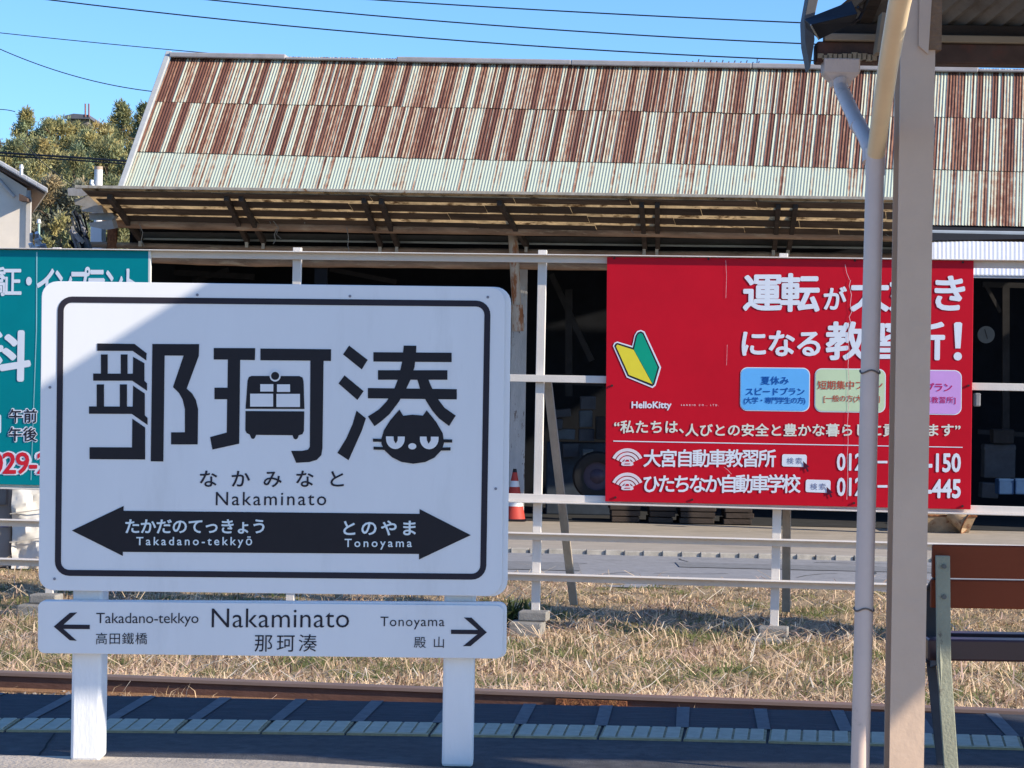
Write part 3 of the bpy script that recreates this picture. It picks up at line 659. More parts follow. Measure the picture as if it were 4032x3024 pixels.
# rear roof slope and walls (dark inside)
BACK = Vector((SK, 1, 0)).normalized()*4.9
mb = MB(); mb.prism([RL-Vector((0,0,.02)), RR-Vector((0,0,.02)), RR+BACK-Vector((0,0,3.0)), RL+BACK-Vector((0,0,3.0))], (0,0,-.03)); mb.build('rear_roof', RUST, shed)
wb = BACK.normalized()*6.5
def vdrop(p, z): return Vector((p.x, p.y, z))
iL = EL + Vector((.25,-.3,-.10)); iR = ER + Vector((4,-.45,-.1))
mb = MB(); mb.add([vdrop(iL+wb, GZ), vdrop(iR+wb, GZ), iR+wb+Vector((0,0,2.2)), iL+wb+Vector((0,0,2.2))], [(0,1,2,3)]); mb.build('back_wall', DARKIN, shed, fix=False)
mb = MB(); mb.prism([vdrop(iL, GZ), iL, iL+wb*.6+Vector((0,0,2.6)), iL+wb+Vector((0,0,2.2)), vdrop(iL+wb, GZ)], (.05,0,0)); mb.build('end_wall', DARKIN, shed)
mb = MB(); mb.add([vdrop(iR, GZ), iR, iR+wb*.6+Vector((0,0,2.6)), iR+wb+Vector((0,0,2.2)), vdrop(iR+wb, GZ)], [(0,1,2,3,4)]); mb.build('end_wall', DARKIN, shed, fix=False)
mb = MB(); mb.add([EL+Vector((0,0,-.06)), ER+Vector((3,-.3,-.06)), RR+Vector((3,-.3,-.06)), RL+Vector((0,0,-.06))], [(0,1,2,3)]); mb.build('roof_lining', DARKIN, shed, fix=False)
fl = MB(); fl.add([vdrop(iL, GZ+.03)+Vector((0,.5,0)), vdrop(iR, GZ+.03)+Vector((0,.5,0)), vdrop(iR+wb, GZ+.03), vdrop(iL+wb, GZ+.03)], [(0,1,2,3)]); fl.build('floor', SHADEF, shed, fix=False)
# canopy of boards and translucent sheets in front
CF, CB = 34.8, 36.3
def can(x, t):      # t 0 front edge .. 1 back log; x at the photograph's scale along the front edge
    yf = 748 + (x-270)*.0148; yb = 880 + (x-270)*.0198
    a = PS(x, yf, CF); xb = 410 + (x-270)*.960; b = PS(xb, yb, CB); return a.lerp(b, t)
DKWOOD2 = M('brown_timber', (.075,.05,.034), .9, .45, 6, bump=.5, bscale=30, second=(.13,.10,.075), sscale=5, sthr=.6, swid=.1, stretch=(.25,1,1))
XL, XR = 330, 3600
def cstrip(name, t0, t1, drop, thick, mat, xl=XL, xr=XR):
    a, b, c, d = can(xl, t0), can(xr, t0), can(xr, t1), can(xl, t1); z = Vector((0,0,-drop))
    mb = MB(); mb.prism([a+z, b+z, c+z, d+z], (0,0,-thick)); return mb.build(name, mat, shed, bevel=.004)
TRANS = M('fibreglass_sheet', (.74,.60,.40), .7, .3, 4, second=(.24,.16,.09), sscale=5, sthr=.52, swid=.12, trans=.85)
cstrip('canopy_sheet', -.03, 1.05, -.01, .012, TRANS, XL-4, XR)
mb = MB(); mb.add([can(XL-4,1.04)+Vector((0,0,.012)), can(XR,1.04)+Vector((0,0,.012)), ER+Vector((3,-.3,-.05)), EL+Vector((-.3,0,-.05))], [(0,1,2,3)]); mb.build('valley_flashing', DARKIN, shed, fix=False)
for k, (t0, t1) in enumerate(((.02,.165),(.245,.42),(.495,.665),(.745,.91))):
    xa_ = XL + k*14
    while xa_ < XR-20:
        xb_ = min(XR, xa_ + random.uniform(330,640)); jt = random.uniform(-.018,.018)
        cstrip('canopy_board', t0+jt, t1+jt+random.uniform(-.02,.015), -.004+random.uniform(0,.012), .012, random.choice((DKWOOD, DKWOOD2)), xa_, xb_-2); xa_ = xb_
mb = MB(); mb.bar(can(300,-.02)+Vector((0,0,.04)), can(XR,-.02)+Vector((0,0,.04)), .10, .045); mb.build('canopy_edge', M('edge_tin', (.36,.32,.26), .7, .3, 9, second=(.2,.1,.05), sscale=8, sthr=.6), shed, bevel=.006)
for x0, y0, x1, y1 in [(430,777,556,946),(890,782,975,950),(948,784,1040,955),(1432,791,1500,969),(1500,796,1566,969),(1965,800,2075,969),(2526,809,2540,978),(2588,809,2590,978),(3065,814,3049,982),(3133,814,3106,982)]:
    mb = MB(); mb.bar(PS(x0,y0-4,CF+.1), PS(x1,y1,37.0), .075, .10); mb.build('rafter', DKWOOD, shed, bevel=.01)
    mb = MB(); q = PS(x1-4, y1+14, 36.9); mb.box(q, (.025,0,0), (0,.03,0), (0,0,.045)); mb.build('rafter_cap', PALEW, shed)
def log(name, pts, c, r, mat=LOG):
    pp = []
    for (xa, ya), (xb, yb) in zip(pts, pts[1:]):
        for k in range(8):
            pp.append(PS(xa+(xb-xa)*k/8, ya+(yb-ya)*k/8 + random.uniform(-1.5,1.5), c))
    pp.append(PS(pts[-1][0], pts[-1][1], c)); mb = MB(); mb.tube(pp, r, 12, wob=.05); return mb.build(name, mat, shed, smooth=True)
log('eave_log', [(408,876),(1008,889),(2016,906),(3600,930)], CB-.1, .085)
log('eave_log', [(318,962),(1008,978),(2016,992),(3600,1010)], 37.0, .05)
log('lintel_log', [(420,1014),(1008,1032),(2016,1042),(3600,1066)], 36.95, .075)
mb = MB(); mb.bar(PS(560,925,37.1), PS(3600,962,37.1), .03, .10); mb.build('fascia_board', M('grey_board', (.10,.095,.085), .9, .3, 5, stretch=(.3,1,1)), shed)
mb = MB(); mb.bar(PS(560,941,37.05), PS(3600,979,37.05), .05, .03); mb.build('fascia_edge', M('pale_edge', (.34,.34,.30), .8, .3, 5, stretch=(.3,1,1)), shed)
def spost(x0, x1, yt, yb, c, mat, dep=.12):
    a = PS(x0, yt, c); b = PS(x1, yt, c); top = (a+b)/2; w_ = (b-a).length; mb = MB(); mb.abox(top.x-w_/2, top.x+w_/2, top.y-dep/2, top.y+dep/2, GZ, top.z); return mb.build('post', mat, shed, bevel=.012)
spost(2017, 2078, 1045, 2050, 38.7, PEEL, .2); spost(425, 462, 880, 1900, 37.0, RUST); spost(3560, 3630, 1000, 2000, 37.0, PEEL, .2); spost(1240, 1290, 1045, 2000, 37.1, DARKIN)
mb = MB(); pa, pb = PS(2019, 920, 36.75), PS(2040, 1300, 36.75); mb.tube([pa, pa.lerp(pb,.4), pa.lerp(pb,.72), pb], .078, 14); mb.build('drainpipe', PIPE_R, shed, smooth=True)
mb = MB(); mb.tube([pa.lerp(pb,.74), pa.lerp(pb,1.01)], .098, 14); mb.build('drainpipe_socket', PIPE_R, shed, smooth=True)
for (x_, y_, dx_, dy_) in [(548,880,20,90),(1076,870,30,70),(1050,790,16,90),(1365,895,10,95),(1090,900,-14,60),(1205,800,-6,80),(2480,880,16,40),(1440,790,26,95),(3480,900,20,30),(300,760,40,60)]:
    mb = MB(); a_ = PS(x_, y_, 36.0); mb.tube([a_, PS(x_+dx_*.7, y_+dy_*.4, 36.0), PS(x_+dx_*.4, y_+dy_*.75, 36.05), PS(x_+dx_, y_+dy_, 36.0)], .007, 5); mb.build('hanging_wire', M('old_wire', (.22,.20,.17), .8), shed, smooth=True)
# right-hand bay: gutter and white sheet lean-to
WSH = M('white_sheet_metal', (.80,.80,.80), .45, .04, 3, spec=.4)
def corr_strip(name, A, B, C, D, mat, pitch, parent, amp=.008):
    L_ = (B-A).length; nc = int(L_/pitch); S = 4; vs = []; nn_ = (B-A).cross(D-A).normalized()
    if nn_.z < 0: nn_ = -nn_
    for r in range(2):
        P0, P1 = (A, B) if r == 0 else (D, C)
        for i in range(nc*S+1): vs.append(P0.lerp(P1, i/(nc*S)) + nn_*amp*math.sin(2*math.pi*i/S))
    W = nc*S+1; mb = MB(); mb.add(vs, [(i, i+1, W+i+1, W+i) for i in range(W-1)]); return mb.build(name, mat, parent, fix=False)
lean = thing('lean_to_roof', PS(3900, 1080, 34)-Vector((0,0,4)), 'white corrugated lean-to roof joined to the right end of the rusty shed', 'roof')
corr_strip('roof_sheet', PS(3575,1080,33.6), PS(4300,1089,33.6), PS(4300,957,36.6), PS(3575,946,36.6), WSH, .06, lean, .0025)
mb = MB(); mb.bar(PS(3575,1084,33.65), PS(4300,1093,33.65), .06, .05); mb.build('eave_trim', M('grey_trim', (.40,.40,.42), .6), lean)
mb = MB(); mb.bar(PS(3575,917,37.3), PS(4300,928,37.3), .12, .10); mb.build('gutter', M('zinc_gutter', (.46,.48,.48), .5, .1, 3, metal=.2), lean, bevel=.02)
mb = MB(); mb.bar(PS(3575,938,37.4), PS(4300,949,37.4), .05, .08); mb.build('fascia', DKWOOD, lean)

# =================================================================== things in and by the shed
ORANGE = M('cone_orange', (.45,.05,.035), .6, .12, 8); CWH = M('cone_white', (.72,.72,.72), .5, .05)
cb = PZ(2024, 2049, GZ+.03)
cone = thing('traffic_cone', cb, 'red and white striped traffic cone beside the peeling shed post', 'cone')
def frus(r0, r1, z0, z1, n=20):
    m_ = MB(); m_.tube([cb+Vector((0,0,z0)), cb+Vector((0,0,z1))], [r0, r1], n); return m_
hc = .86; rr = lambda z: .165*(1-z/hc)+.028
for z0, z1, mt, nm in ((.03,.24,ORANGE,'cone_body'),(.24,.40,CWH,'reflective_band'),(.40,.56,ORANGE,'cone_body'),(.56,.66,CWH,'reflective_band'),(.66,.80,ORANGE,'cone_body'),(.80,.86,BLACK,'cone_tip')):
    frus(rr(z0)*(1), rr(z1), z0, z1).build(nm, mt, cone, smooth=True)
mb = MB(); mb.box(cb+Vector((0,0,.015)), (.21,0,0), (0,.21,0), (0,0,.015)); mb.build('cone_base', BLACK, cone, bevel=.01)
def crate(name, x0, x1, y0, y1, c, mat, label, cat, tilt=0, group=None, depth=.3):
    a = PS((x0+x1)/2, (y0+y1)/2, c); w_ = (x1-x0)/F*c; h_ = (y1-y0)/F*c
    ca, sa = math.cos(tilt), math.sin(tilt)
    t = thing(name, a-Vector((0,0,h_/2)), label, cat, group)
    mb = MB(); mb.box(a, (w_/2*ca,0,w_/2*sa), (0,depth/2,0), (-h_/2*sa,0,h_/2*ca)); mb.build('case', mat, t, bevel=.02)
    mb = MB(); mb.box(a+Vector((-h_*.42*-sa*-1,0,h_*.40*ca)), (w_/2*ca*1.02,0,w_/2*sa*1.02), (0,depth/2*1.02,0), (-h_*.06*sa,0,h_*.06*ca)); mb.build('lid', mat, t, bevel=.01)
    return t
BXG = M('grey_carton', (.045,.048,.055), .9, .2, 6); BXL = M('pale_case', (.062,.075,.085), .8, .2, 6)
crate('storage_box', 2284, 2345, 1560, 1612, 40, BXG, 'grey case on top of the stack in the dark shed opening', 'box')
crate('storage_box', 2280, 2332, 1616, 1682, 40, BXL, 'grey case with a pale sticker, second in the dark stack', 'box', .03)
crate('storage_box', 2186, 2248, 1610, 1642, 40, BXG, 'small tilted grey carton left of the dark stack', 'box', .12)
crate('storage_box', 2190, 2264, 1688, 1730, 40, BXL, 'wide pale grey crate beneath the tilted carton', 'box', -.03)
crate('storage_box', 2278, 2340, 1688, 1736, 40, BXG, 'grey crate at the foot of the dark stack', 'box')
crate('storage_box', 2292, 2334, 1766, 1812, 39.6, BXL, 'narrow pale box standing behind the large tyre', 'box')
mb = MB(); mb.abox(PS(2150,1900,40.3).x, PS(2420,1900,40.3).x, 40.0, 40.5, GZ+.03, PS(2200,1740,40.3).z); tag(mb.build('work_bench', M('dark_bench', (.03,.04,.055), .8, .3, 5), bevel=.02), 'dark workbench under the crates in the shed opening', 'bench')
tc = PS(2352, 1875, 38.6); ty = thing('truck_tyre', tc-Vector((0,0,.42)), 'large black tyre standing in the shed doorway beside the red billboard', 'tyre')
mb = MB(); n_ = 28; prof = [(.24,-.09),(.30,-.12),(.39,-.11),(.42,-.07),(.42,.07),(.39,.11),(.30,.12),(.24,.09)]
vs = [tc + Vector((r*math.cos(2*math.pi*k/n_), y, r*math.sin(2*math.pi*k/n_))) for k in range(n_) for r, y in prof]
mb.add(vs, [(k*8+j, k*8+(j+1) % 8, ((k+1) % n_)*8+(j+1) % 8, ((k+1) % n_)*8+j) for k in range(n_) for j in range(8)]); mb.build('tread', M('tyre_rubber', (.012,.012,.013), .8), ty, smooth=True)
mb = MB(); mb.tube([tc+Vector((0,-.03,0)), tc+Vector((0,.03,0))], .25, 24); mb.tube([tc+Vector((0,-.08,0)), tc+Vector((0,-.03,0))], [.06,.13], 12); mb.build('wheel_disc', M('wheel_steel', (.05,.04,.06), .5, metal=.4), ty, smooth=True)
ckc = PS(3881, 1318, 39.5); clk = thing('wall_clock', ckc, 'round pale clock hanging in the dark shed right of the red billboard', 'clock')
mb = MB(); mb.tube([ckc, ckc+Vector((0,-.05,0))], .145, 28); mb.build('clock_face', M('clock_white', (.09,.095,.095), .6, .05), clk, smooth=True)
mb = MB(); mb.bar(ckc+Vector((0,-.056,0)), ckc+Vector((.02,-.056,-.07)), .012, .004, up=(0,1,0)); mb.bar(ckc+Vector((0,-.056,0)), ckc+Vector((-.03,-.056,.09)), .010, .004, up=(0,1,0)); mb.build('clock_hands', BLACK, clk)
for i, (x0, x1) in enumerate(((3925,3985),(3990,4050))):
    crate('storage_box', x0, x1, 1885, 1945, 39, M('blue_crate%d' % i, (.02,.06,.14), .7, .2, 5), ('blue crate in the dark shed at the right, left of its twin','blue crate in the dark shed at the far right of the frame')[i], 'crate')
crate('storage_box', 3870, 3990, 1750, 1880, 40, BXG, 'large dark carton behind the blue crates in the right shed bay', 'box')
crate('fuse_box', 3836, 3858, 1548, 1600, 36.2, M('fuse_grey', (.18,.18,.19), .6), 'small grey switch box beside the red billboard edge', 'switch box', depth=.15)
for k, (x, wd) in enumerate(((2460,130),(2600,110),(2740,150),(2900,120))):
    c_ = PS(x, 2030, 38.6); t = thing('timber_pile', Vector((c_.x, c_.y, GZ+.03)), ('dark pile of planks under the left end of the red billboard','second dark pile of planks under the red billboard','low pile of boards under the middle of the red billboard','dark pile of boards right of the billboard post foot')[k], 'timber', 'timber piles in the shed mouth')
    for j in range(3):
        mb = MB(); ww = wd/F*38/2; mb.abox(c_.x-ww+random.uniform(0,.05), c_.x+ww-random.uniform(0,.05), c_.y-.4, c_.y+.4, GZ+.035+j*.1, GZ+.12+j*.1); mb.build('plank', DKWOOD, t, bevel=.01)
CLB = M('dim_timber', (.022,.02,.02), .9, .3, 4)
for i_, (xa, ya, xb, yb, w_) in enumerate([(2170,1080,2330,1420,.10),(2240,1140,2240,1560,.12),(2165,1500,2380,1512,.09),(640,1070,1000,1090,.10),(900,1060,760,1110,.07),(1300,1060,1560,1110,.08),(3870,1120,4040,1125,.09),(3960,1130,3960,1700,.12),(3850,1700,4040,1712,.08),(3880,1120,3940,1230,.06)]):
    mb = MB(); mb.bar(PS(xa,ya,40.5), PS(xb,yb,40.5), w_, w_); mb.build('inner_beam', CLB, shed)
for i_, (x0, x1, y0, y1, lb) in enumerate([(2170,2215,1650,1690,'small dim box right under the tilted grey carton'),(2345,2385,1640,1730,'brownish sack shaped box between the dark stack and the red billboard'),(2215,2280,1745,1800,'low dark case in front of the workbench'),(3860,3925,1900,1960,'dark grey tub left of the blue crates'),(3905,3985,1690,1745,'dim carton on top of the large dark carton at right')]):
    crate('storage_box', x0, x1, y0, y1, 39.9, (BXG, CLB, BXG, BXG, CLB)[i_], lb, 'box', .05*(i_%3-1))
# rusty scrap by the billboard foot
q = PZ(3715, 2092, GZ+.025)
tub = thing('rusty_trough', q, 'rusty yellow brown steel trough on the ground under the red billboard', 'trough')
RUSTY = M('rusty_yellow', (.36,.25,.15), .85, .3, 5, bump=.3, second=(.16,.06,.03), sscale=6, sthr=.55, swid=.12)
mb = MB(); w0, w1 = .36, .46; d0 = .25; hh = .27
vs = [q+Vector(p) for p in [(-w0,-d0,0),(w0,-d0,0),(w0,d0,0),(-w0,d0,0),(-w1,-d0-.08,hh),(w1,-d0-.08,hh),(w1,d0+.08,hh),(-w1,d0+.08,hh)]]
mb.add(vs, [(0,3,2,1),(0,1,5,4),(1,2,6,5),(2,3,7,6),(3,0,4,7)]); o = mb.build('trough_body', RUSTY, tub); md = o.modifiers.new('s','SOLIDIFY'); md.thickness = .015
mb = MB(); mb.tube([q+Vector((-w1,-d0-.08,hh)), q+Vector((w1,-d0-.08,hh))], .018, 8); mb.tube([q+Vector((w1,-d0-.08,hh)), q+Vector((w1,d0+.08,hh))], .018, 8); mb.build('trough_rim', RUST, tub)
q2 = PZ(3805, 2097, GZ+.03) + Vector((0,-.1,.17))
bk = thing('rusty_bucket', q2-Vector((0,0,.2)), 'tipped rusty bucket with its dark mouth open beside the trough', 'bucket')
mb = MB(); ax = Vector((.75,-.42,-.45)).normalized(); e1 = ax.orthogonal().normalized(); e2 = ax.cross(e1)
vs = []
for r, s in ((.13,.32),(.20,0)):
    for k in range(20): vs.append(q2 - ax*s + (e1*math.cos(k/20*2*math.pi)+e2*math.sin(k/20*2*math.pi))*r)
mb.add(vs, [(k, (k+1) % 20, 20+(k+1) % 20, 20+k) for k in range(20)] + [tuple(range(20))]); o = mb.build('bucket_body', RUSTY, bk, smooth=True); md = o.modifiers.new('s','SOLIDIFY'); md.thickness = .012
mb = MB(); mb.tube([q2 + (e1*math.cos(k/20*2*math.pi)+e2*math.sin(k/20*2*math.pi))*.203 for k in range(21)], .012, 6, caps=False); mb.build('bucket_rim', RUST, bk)
# wrapped cabinet and grey machine at the left, behind the teal billboard
TARP = M('white_tarp', (.74,.70,.65), .7, .06, 4)
ta, tb_ = P(44, 2195, 27.3), P(156, 2195, 27.3); zt = P(100, 1890, 27.3).z
cab = thing('wrapped_cabinet', Vector(((ta.x+tb_.x)/2, 27.6, GZ)), 'tall white tarpaulin wrapped cabinet below the teal billboard', 'cabinet')
mb = MB(); nxx, nzz = 14, 26; vs = []
for j in range(nzz+1):
    for i in range(nxx+1):
        u_ = i/nxx; z_ = j/nzz; x = ta.x + (tb_.x+.5-ta.x)*u_
        y = 27.3 + .035*math.sin(9*u_+5*z_) + .025*math.sin(17*z_-11*u_) + .015*math.sin(31*u_+23*z_) + (.02 if abs(u_-.28) < .05 else 0)
        vs.append((x, y, GZ + (zt-GZ)*z_))
mb.add(vs, [(j*(nxx+1)+i, j*(nxx+1)+i+1, (j+1)*(nxx+1)+i+1, (j+1)*(nxx+1)+i) for j in range(nzz) for i in range(nxx)]); o = mb.build('tarpaulin', TARP, cab, smooth=True, fix=False)
mb = MB(); mb.abox(ta.x+.01, tb_.x+.48, 27.42, 28.1, GZ, zt-.02); mb.build('cabinet_body', TARP, cab)
for s in (.30,.62):
    mb = MB(); zz = GZ+(zt-GZ)*s; mb.bar((ta.x-.01, 27.24, zz), (tb_.x+.5, 27.24, zz+.13), .008, .012); mb.build('tie_rope', M('tie_rope', (.45,.42,.38), .8), cab)
mach = thing('grey_machine', Vector((P(10,2195,27.5).x, 27.8, GZ)), 'grey metal machine cabinet left of the white wrapped cabinet', 'machine')
GM = M('machine_grey', (.26,.24,.235), .55, .12, 3)
mx0, mx1 = P(-150, 2195, 27.4).x, P(42, 2195, 27.4).x
mb = MB(); mb.abox(mx0, mx1, 27.4, 28.0, GZ, zt+.02); mb.build('machine_body', GM, mach, bevel=.03)
mb = MB(); mb.abox(mx0+.05, mx1-.06, 27.37, 27.399, GZ+.75, zt-.1); mb.build('machine_door', M('machine_door', (.18,.17,.17), .5, .15), mach, bevel=.01)
mb = MB(); a_ = P(18, 2072, 27.36); mb.abox(a_.x-.05, a_.x+.04, 27.375, 27.399, a_.z-.015, a_.z+.02); mb.build('name_plate', M('plate_blue', (.08,.10,.22), .4), mach)
# =================================================================== PLATFORM CANOPY with its pillar and drainpipe
can_t = thing('platform_canopy', Vector((1.45, 8.35, 0)), 'old platform canopy with corrugated roof on a cream steel pillar', 'canopy')
def pillar(X, parent):
    mb = MB(); hw = .0625; y0 = 8.30
    mb.abox(X-hw, X+hw, y0, y0+.009, 0, 3.05); mb.abox(X-.004, X+.004, y0+.0095, y0+.1155, 0, 3.05); mb.abox(X-hw, X+hw, y0+.116, y0+.125, 0, 3.05)
    mb.build('pillar', CREAM, parent)
    mb = MB(); mb.abox(X+.035, X+.083, 8.29, 8.42, P(3600, 196, 8.3).z, 3.2); mb.build('bracket', M('bracket_rust', (.20,.12,.07), .85, .3, 9, bump=.4), parent)
    mb = MB(); mb.prism([Vector((X+.0, 8.285, 2.75)), Vector((X+.035, 8.285, 2.72)), Vector((X+.05, 8.285, 3.05)), Vector((X, 8.285, 3.05))], (0,.012,0)); mb.build('gusset', CREAM, parent)
PX = 1.455
pillar(PX, can_t)
# roof planes: rear slope z = ZR + MR (Y-YR); left edge and rear edge follow from the shadow they cast on the sign
YR, ZR, MR, YRG, YFE = 6.7, 3.03, .43, 8.1, 9.44
def trace(p):
    t = (ZR + MR*(p.y-YR) - p.z)/((1.15) + MR); return Vector((p.x+2.45*t, p.y-t, p.z+1.15*t))
e1_ = trace(P(273,1447,SD)); e2_ = trace(P(811,1110,SD))
dirE = (e2_-e1_)
def edge_at(y): s = (y-e1_.y)/dirE.y; return e1_.x + dirE.x*s
xr_ = edge_at(YR); xg_ = edge_at(YRG); XE = 9.5; zg = ZR + MR*(YRG-YR); ZFE = 3.015
SHEETU = M('canopy_sheet', (.17,.15,.13), .85, .25, 6, second=(.09,.06,.04), sscale=4, sthr=.55, swid=.2)
def cplane(name, pa, pb, pc, pd, pitch=.0765):
    o = corr_strip(name, Vector(pa), Vector(pb), Vector(pc), Vector(pd), SHEETU, pitch, can_t, .009); return o
XF = 1.21
cplane('roof_sheet', (xr_,YR,ZR), (XE,YR,ZR), (XE,YRG,zg), (xg_,YRG,zg))
cplane('roof_sheet', (XF,YFE+.08,ZFE-.03), (XE,YFE+.08,ZFE-.03), (XE,YRG,zg), (xg_,YRG,zg))
def xbeam(name, x0, x1, y0, y1, z0, z1, mat, bev=.004):
    mb = MB(); mb.abox(x0, x1, y0, y1, z0, z1); return mb.build(name, mat, can_t, bevel=bev)
GUT = M('gutter_brown', (.085,.05,.038), .7, .3, 6, second=(.13,.05,.035), sscale=5, sthr=.55, swid=.15)
TANB = M('tan_board', (.30,.235,.16), .8, .15, 6, stretch=(.3,1,1))
xbeam('gutter', XF+.02, XE, 9.385, 9.50, 2.845, 2.928, GUT, .008)
xbeam('eave_board', XF+.05, XE, 9.36, 9.44, 2.929, 2.958, TANB)
xbeam('eave_purlin', XF+.03, XE, 9.41, 9.47, 2.959, 3.008, DKWOOD)
xbeam('eave_purlin', xr_+.1, XE, 6.74, 6.80, 2.95, 3.02, DKWOOD); xbeam('rear_gutter', xr_, XE, 6.60, 6.70, 2.93, 3.02, GUT, .008)
mb = MB(); mb.prism([Vector(p) for p in [(5.25,6.66,2.05),(6.15,6.66,2.95),(5.25,6.66,2.95)]], (0,.03,0)); mb.build('shade_plate', CREAM, can_t)  # plate added under the rear eave only to shade the pillar
# irregular mortar edge under the gutter at the left end
mb = MB()
for k in range(12):
    p = P(3225+k*19, 228+random.uniform(-4,6), 9.42); mb.box(p, (.012,0,0), (0,.05,0), (0,0,random.uniform(.008,.016)))
mb.build('gutter_flashing', TANB, can_t)
ENDB = M('end_board', (.10,.095,.095), .7, .15, 6)
mb = MB(); mb.prism([P(x, y, 9.36) for x, y in [(3186,-30),(3228,-30),(3203,85),(3208,156),(3190,270),(3171,170),(3167,76)]], (0.0,.14,0)); mb.build('end_board', ENDB, can_t, bevel=.003)
mb = MB(); mb.bar((XF+.22, YFE, ZFE+.02), (XF+.22+.1, YRG, zg-.06), .05, .07); mb.build('rafter', DKWOOD, can_t)
mb = MB(); mb.prism([P(x, y, 9.2) for x, y in [(3474,48),(3492,50),(3500,120),(3500,205),(3452,205),(3455,180)]], (0,.1,0)); mb.build('rafter_end', TANB, can_t)
# dark floodlight hood on the canopy corner
HOOD = M('hood_metal', (.020,.021,.026), .6, .2, 9, spec=.15)
A, B, C, D = P(3166,76,9.20), P(3353,2,9.02), P(3377,54,8.92), P(3192,97,9.08); E_, F_ = P(3368,86,9.04), P(3226,157,9.18)
mb = MB(); mb.add([A,B,C,D,E_,F_, A+Vector((.02,.1,-.02)), B+Vector((.02,.1,-.02))], [(0,1,2,3),(3,2,4,5),(0,3,5,6),(1,7,4,2),(6,5,4,7),(0,6,7,1)])
hood = mb.build('corner_hood', HOOD, can_t, bevel=.003)
mb = MB(); mb.bar(P(3192,98,9.05), P(3224,155,9.15), .004, .006); mb.build('hood_edge', M('bare_edge', (.5,.48,.42), .4, metal=.5), can_t)
mb = MB(); mb.tube([P(3378,28,8.95), P(3398,46,9.0), P(3384,72,9.0), P(3360,92,9.05)], .006, 8); mb.build('cable', BLACK, can_t, smooth=True)
# drainpipe
dp = MB()
top, bot = P(3447, 600, 8.42), P(3385, 3070, 8.36)
dp.tube([top, bot], .034, 20); DP = dp.build('drainpipe', PVCG, can_t, smooth=True)
def sub(mb, name, mat, smooth=True, par=None):
    return mb.build(name, mat, par or DP, smooth=smooth)
mb = MB(); mb.tube([P(3447,585,8.42), P(3446,690,8.42)], .0365, 20); sub(mb, 'pipe_socket', PVCG)
wy = P(3449, 580, 8.42)
mb = MB(); mb.tube([P(3575,-130,6.3), P(3540,20,6.75), P(3500,240,7.5), P(3462,505,8.28), wy+Vector((0,0,-.03))], .0335, 20); sub(mb, 'branch_pipe', PVC)
mb = MB(); mb.tube([P(3309,318,9.38), P(3313,352,9.36), P(3360,455,9.0), P(3410,545,8.62), P(3428,590,8.45), P(3428,640,8.43)], .030, 18); sub(mb, 'branch_pipe', PVCG)
mb = MB(); mb.tube([P(3372,480,8.90), P(3382,500,8.82)], .0325, 18); sub(mb, 'pipe_collar', PVCG)
fun = MB()
def fr(y, wpx): 
    c = P(3309, y, 9.42); return c, wpx/2/F*9.42
def hop(y, wpx, dep):
    c, r = fr(y, wpx); return [c+Vector((sx*r, sy*dep, 0)) for sx, sy in ((-1,-1),(1,-1),(1,1),(-1,1))]
hs_ = [hop(236,142,.055), hop(290,142,.055), hop(299,130,.05), hop(322,84,.042), hop(345,68,.034)]
fun.add([p for q in hs_ for p in q], [(4*a+k, 4*a+(k+1) % 4, 4*a+4+(k+1) % 4, 4*a+4+k) for a in range(4) for k in range(4)] + [(0,1,2,3), (16,17,18,19)])
fo = sub(fun, 'funnel', PVCG, False); md = fo.modifiers.new('bevel','BEVEL'); md.width = .006; md.segments = 3
WIRE = M('strap_wire', (.16,.12,.10), .6, .2)
for y in (1468, 2402):
    s_ = (y-600)/(3070-600); c_ = top.lerp(bot, s_); mb = MB()
    mb.tube([c_+Vector((.0362*math.cos(a), .0362*math.sin(a), .006*math.sin(3*a))) for a in [k/20*2*math.pi for k in range(21)]], .0035, 6, caps=False); sub(mb, 'strap', WIRE)

# =================================================================== BENCH
BRN = M('bench_brown', (.21,.048,.02), .6, .12, 4, spec=.12, stretch=(.3,1,1))
SEAT = M('seat_dark', (.06,.025,.025), .3, .15, 4, spec=.5, stretch=(.3,1,1))
IRON = M('bench_iron', (.30,.30,.22), .55, .12, 9, bump=.2, second=(.12,.10,.08), sscale=12, sthr=.64, swid=.08)
IRON2 = M('bench_iron_dark', (.06,.055,.06), .6, .2, 9)
bd = 8.72
ben = thing('platform_bench', Vector((2.3, 8.9, 0)), 'brown slatted bench with grey green iron legs beside the pillar, seen from behind', 'bench')
X0 = P(3679, 2200, bd).x; X1 = X0 + 1.5
def zof(y, d): return H - uv(3850, y)[1]/F*d
for (ya, yb, yy) in ((2150,2281,8.755),(2289,2402,8.775)):
    mb = MB(); mb.abox(X0, X1, yy, yy+.03, zof(yb,bd), zof(ya,bd)); mb.build('backrest_slat', BRN, ben, bevel=.006)
for k in range(4):
    mb = MB(); y_ = 8.93+k*.105; mb.abox(X0+.02, X1-.02, y_, y_+.095, .445+.012*k, .445+.012*k+(.085 if k == 0 else .04)); mb.build('seat_slat', SEAT, ben, bevel=.008)
def leg(px_top, dxx):
    mb = MB()
    prof = [P(px_top+dxx*0, 2188, bd), P(px_top+4, 2600, bd), P(px_top+33, 3024, bd-.03)]
    a, b, c = prof; wid = .055
    low = c + (c-b)*.16; low.z = 0
    mb.prism([a+Vector((-wid/2,0,0)), a+Vector((wid/2,0,0)), b+Vector((wid/2,0,0)), low+Vector((wid/2,0,0)), low+Vector((-wid/2,0,0)), b+Vector((-wid/2,0,0))], (0,.012,0)); return mb
xs = 3713
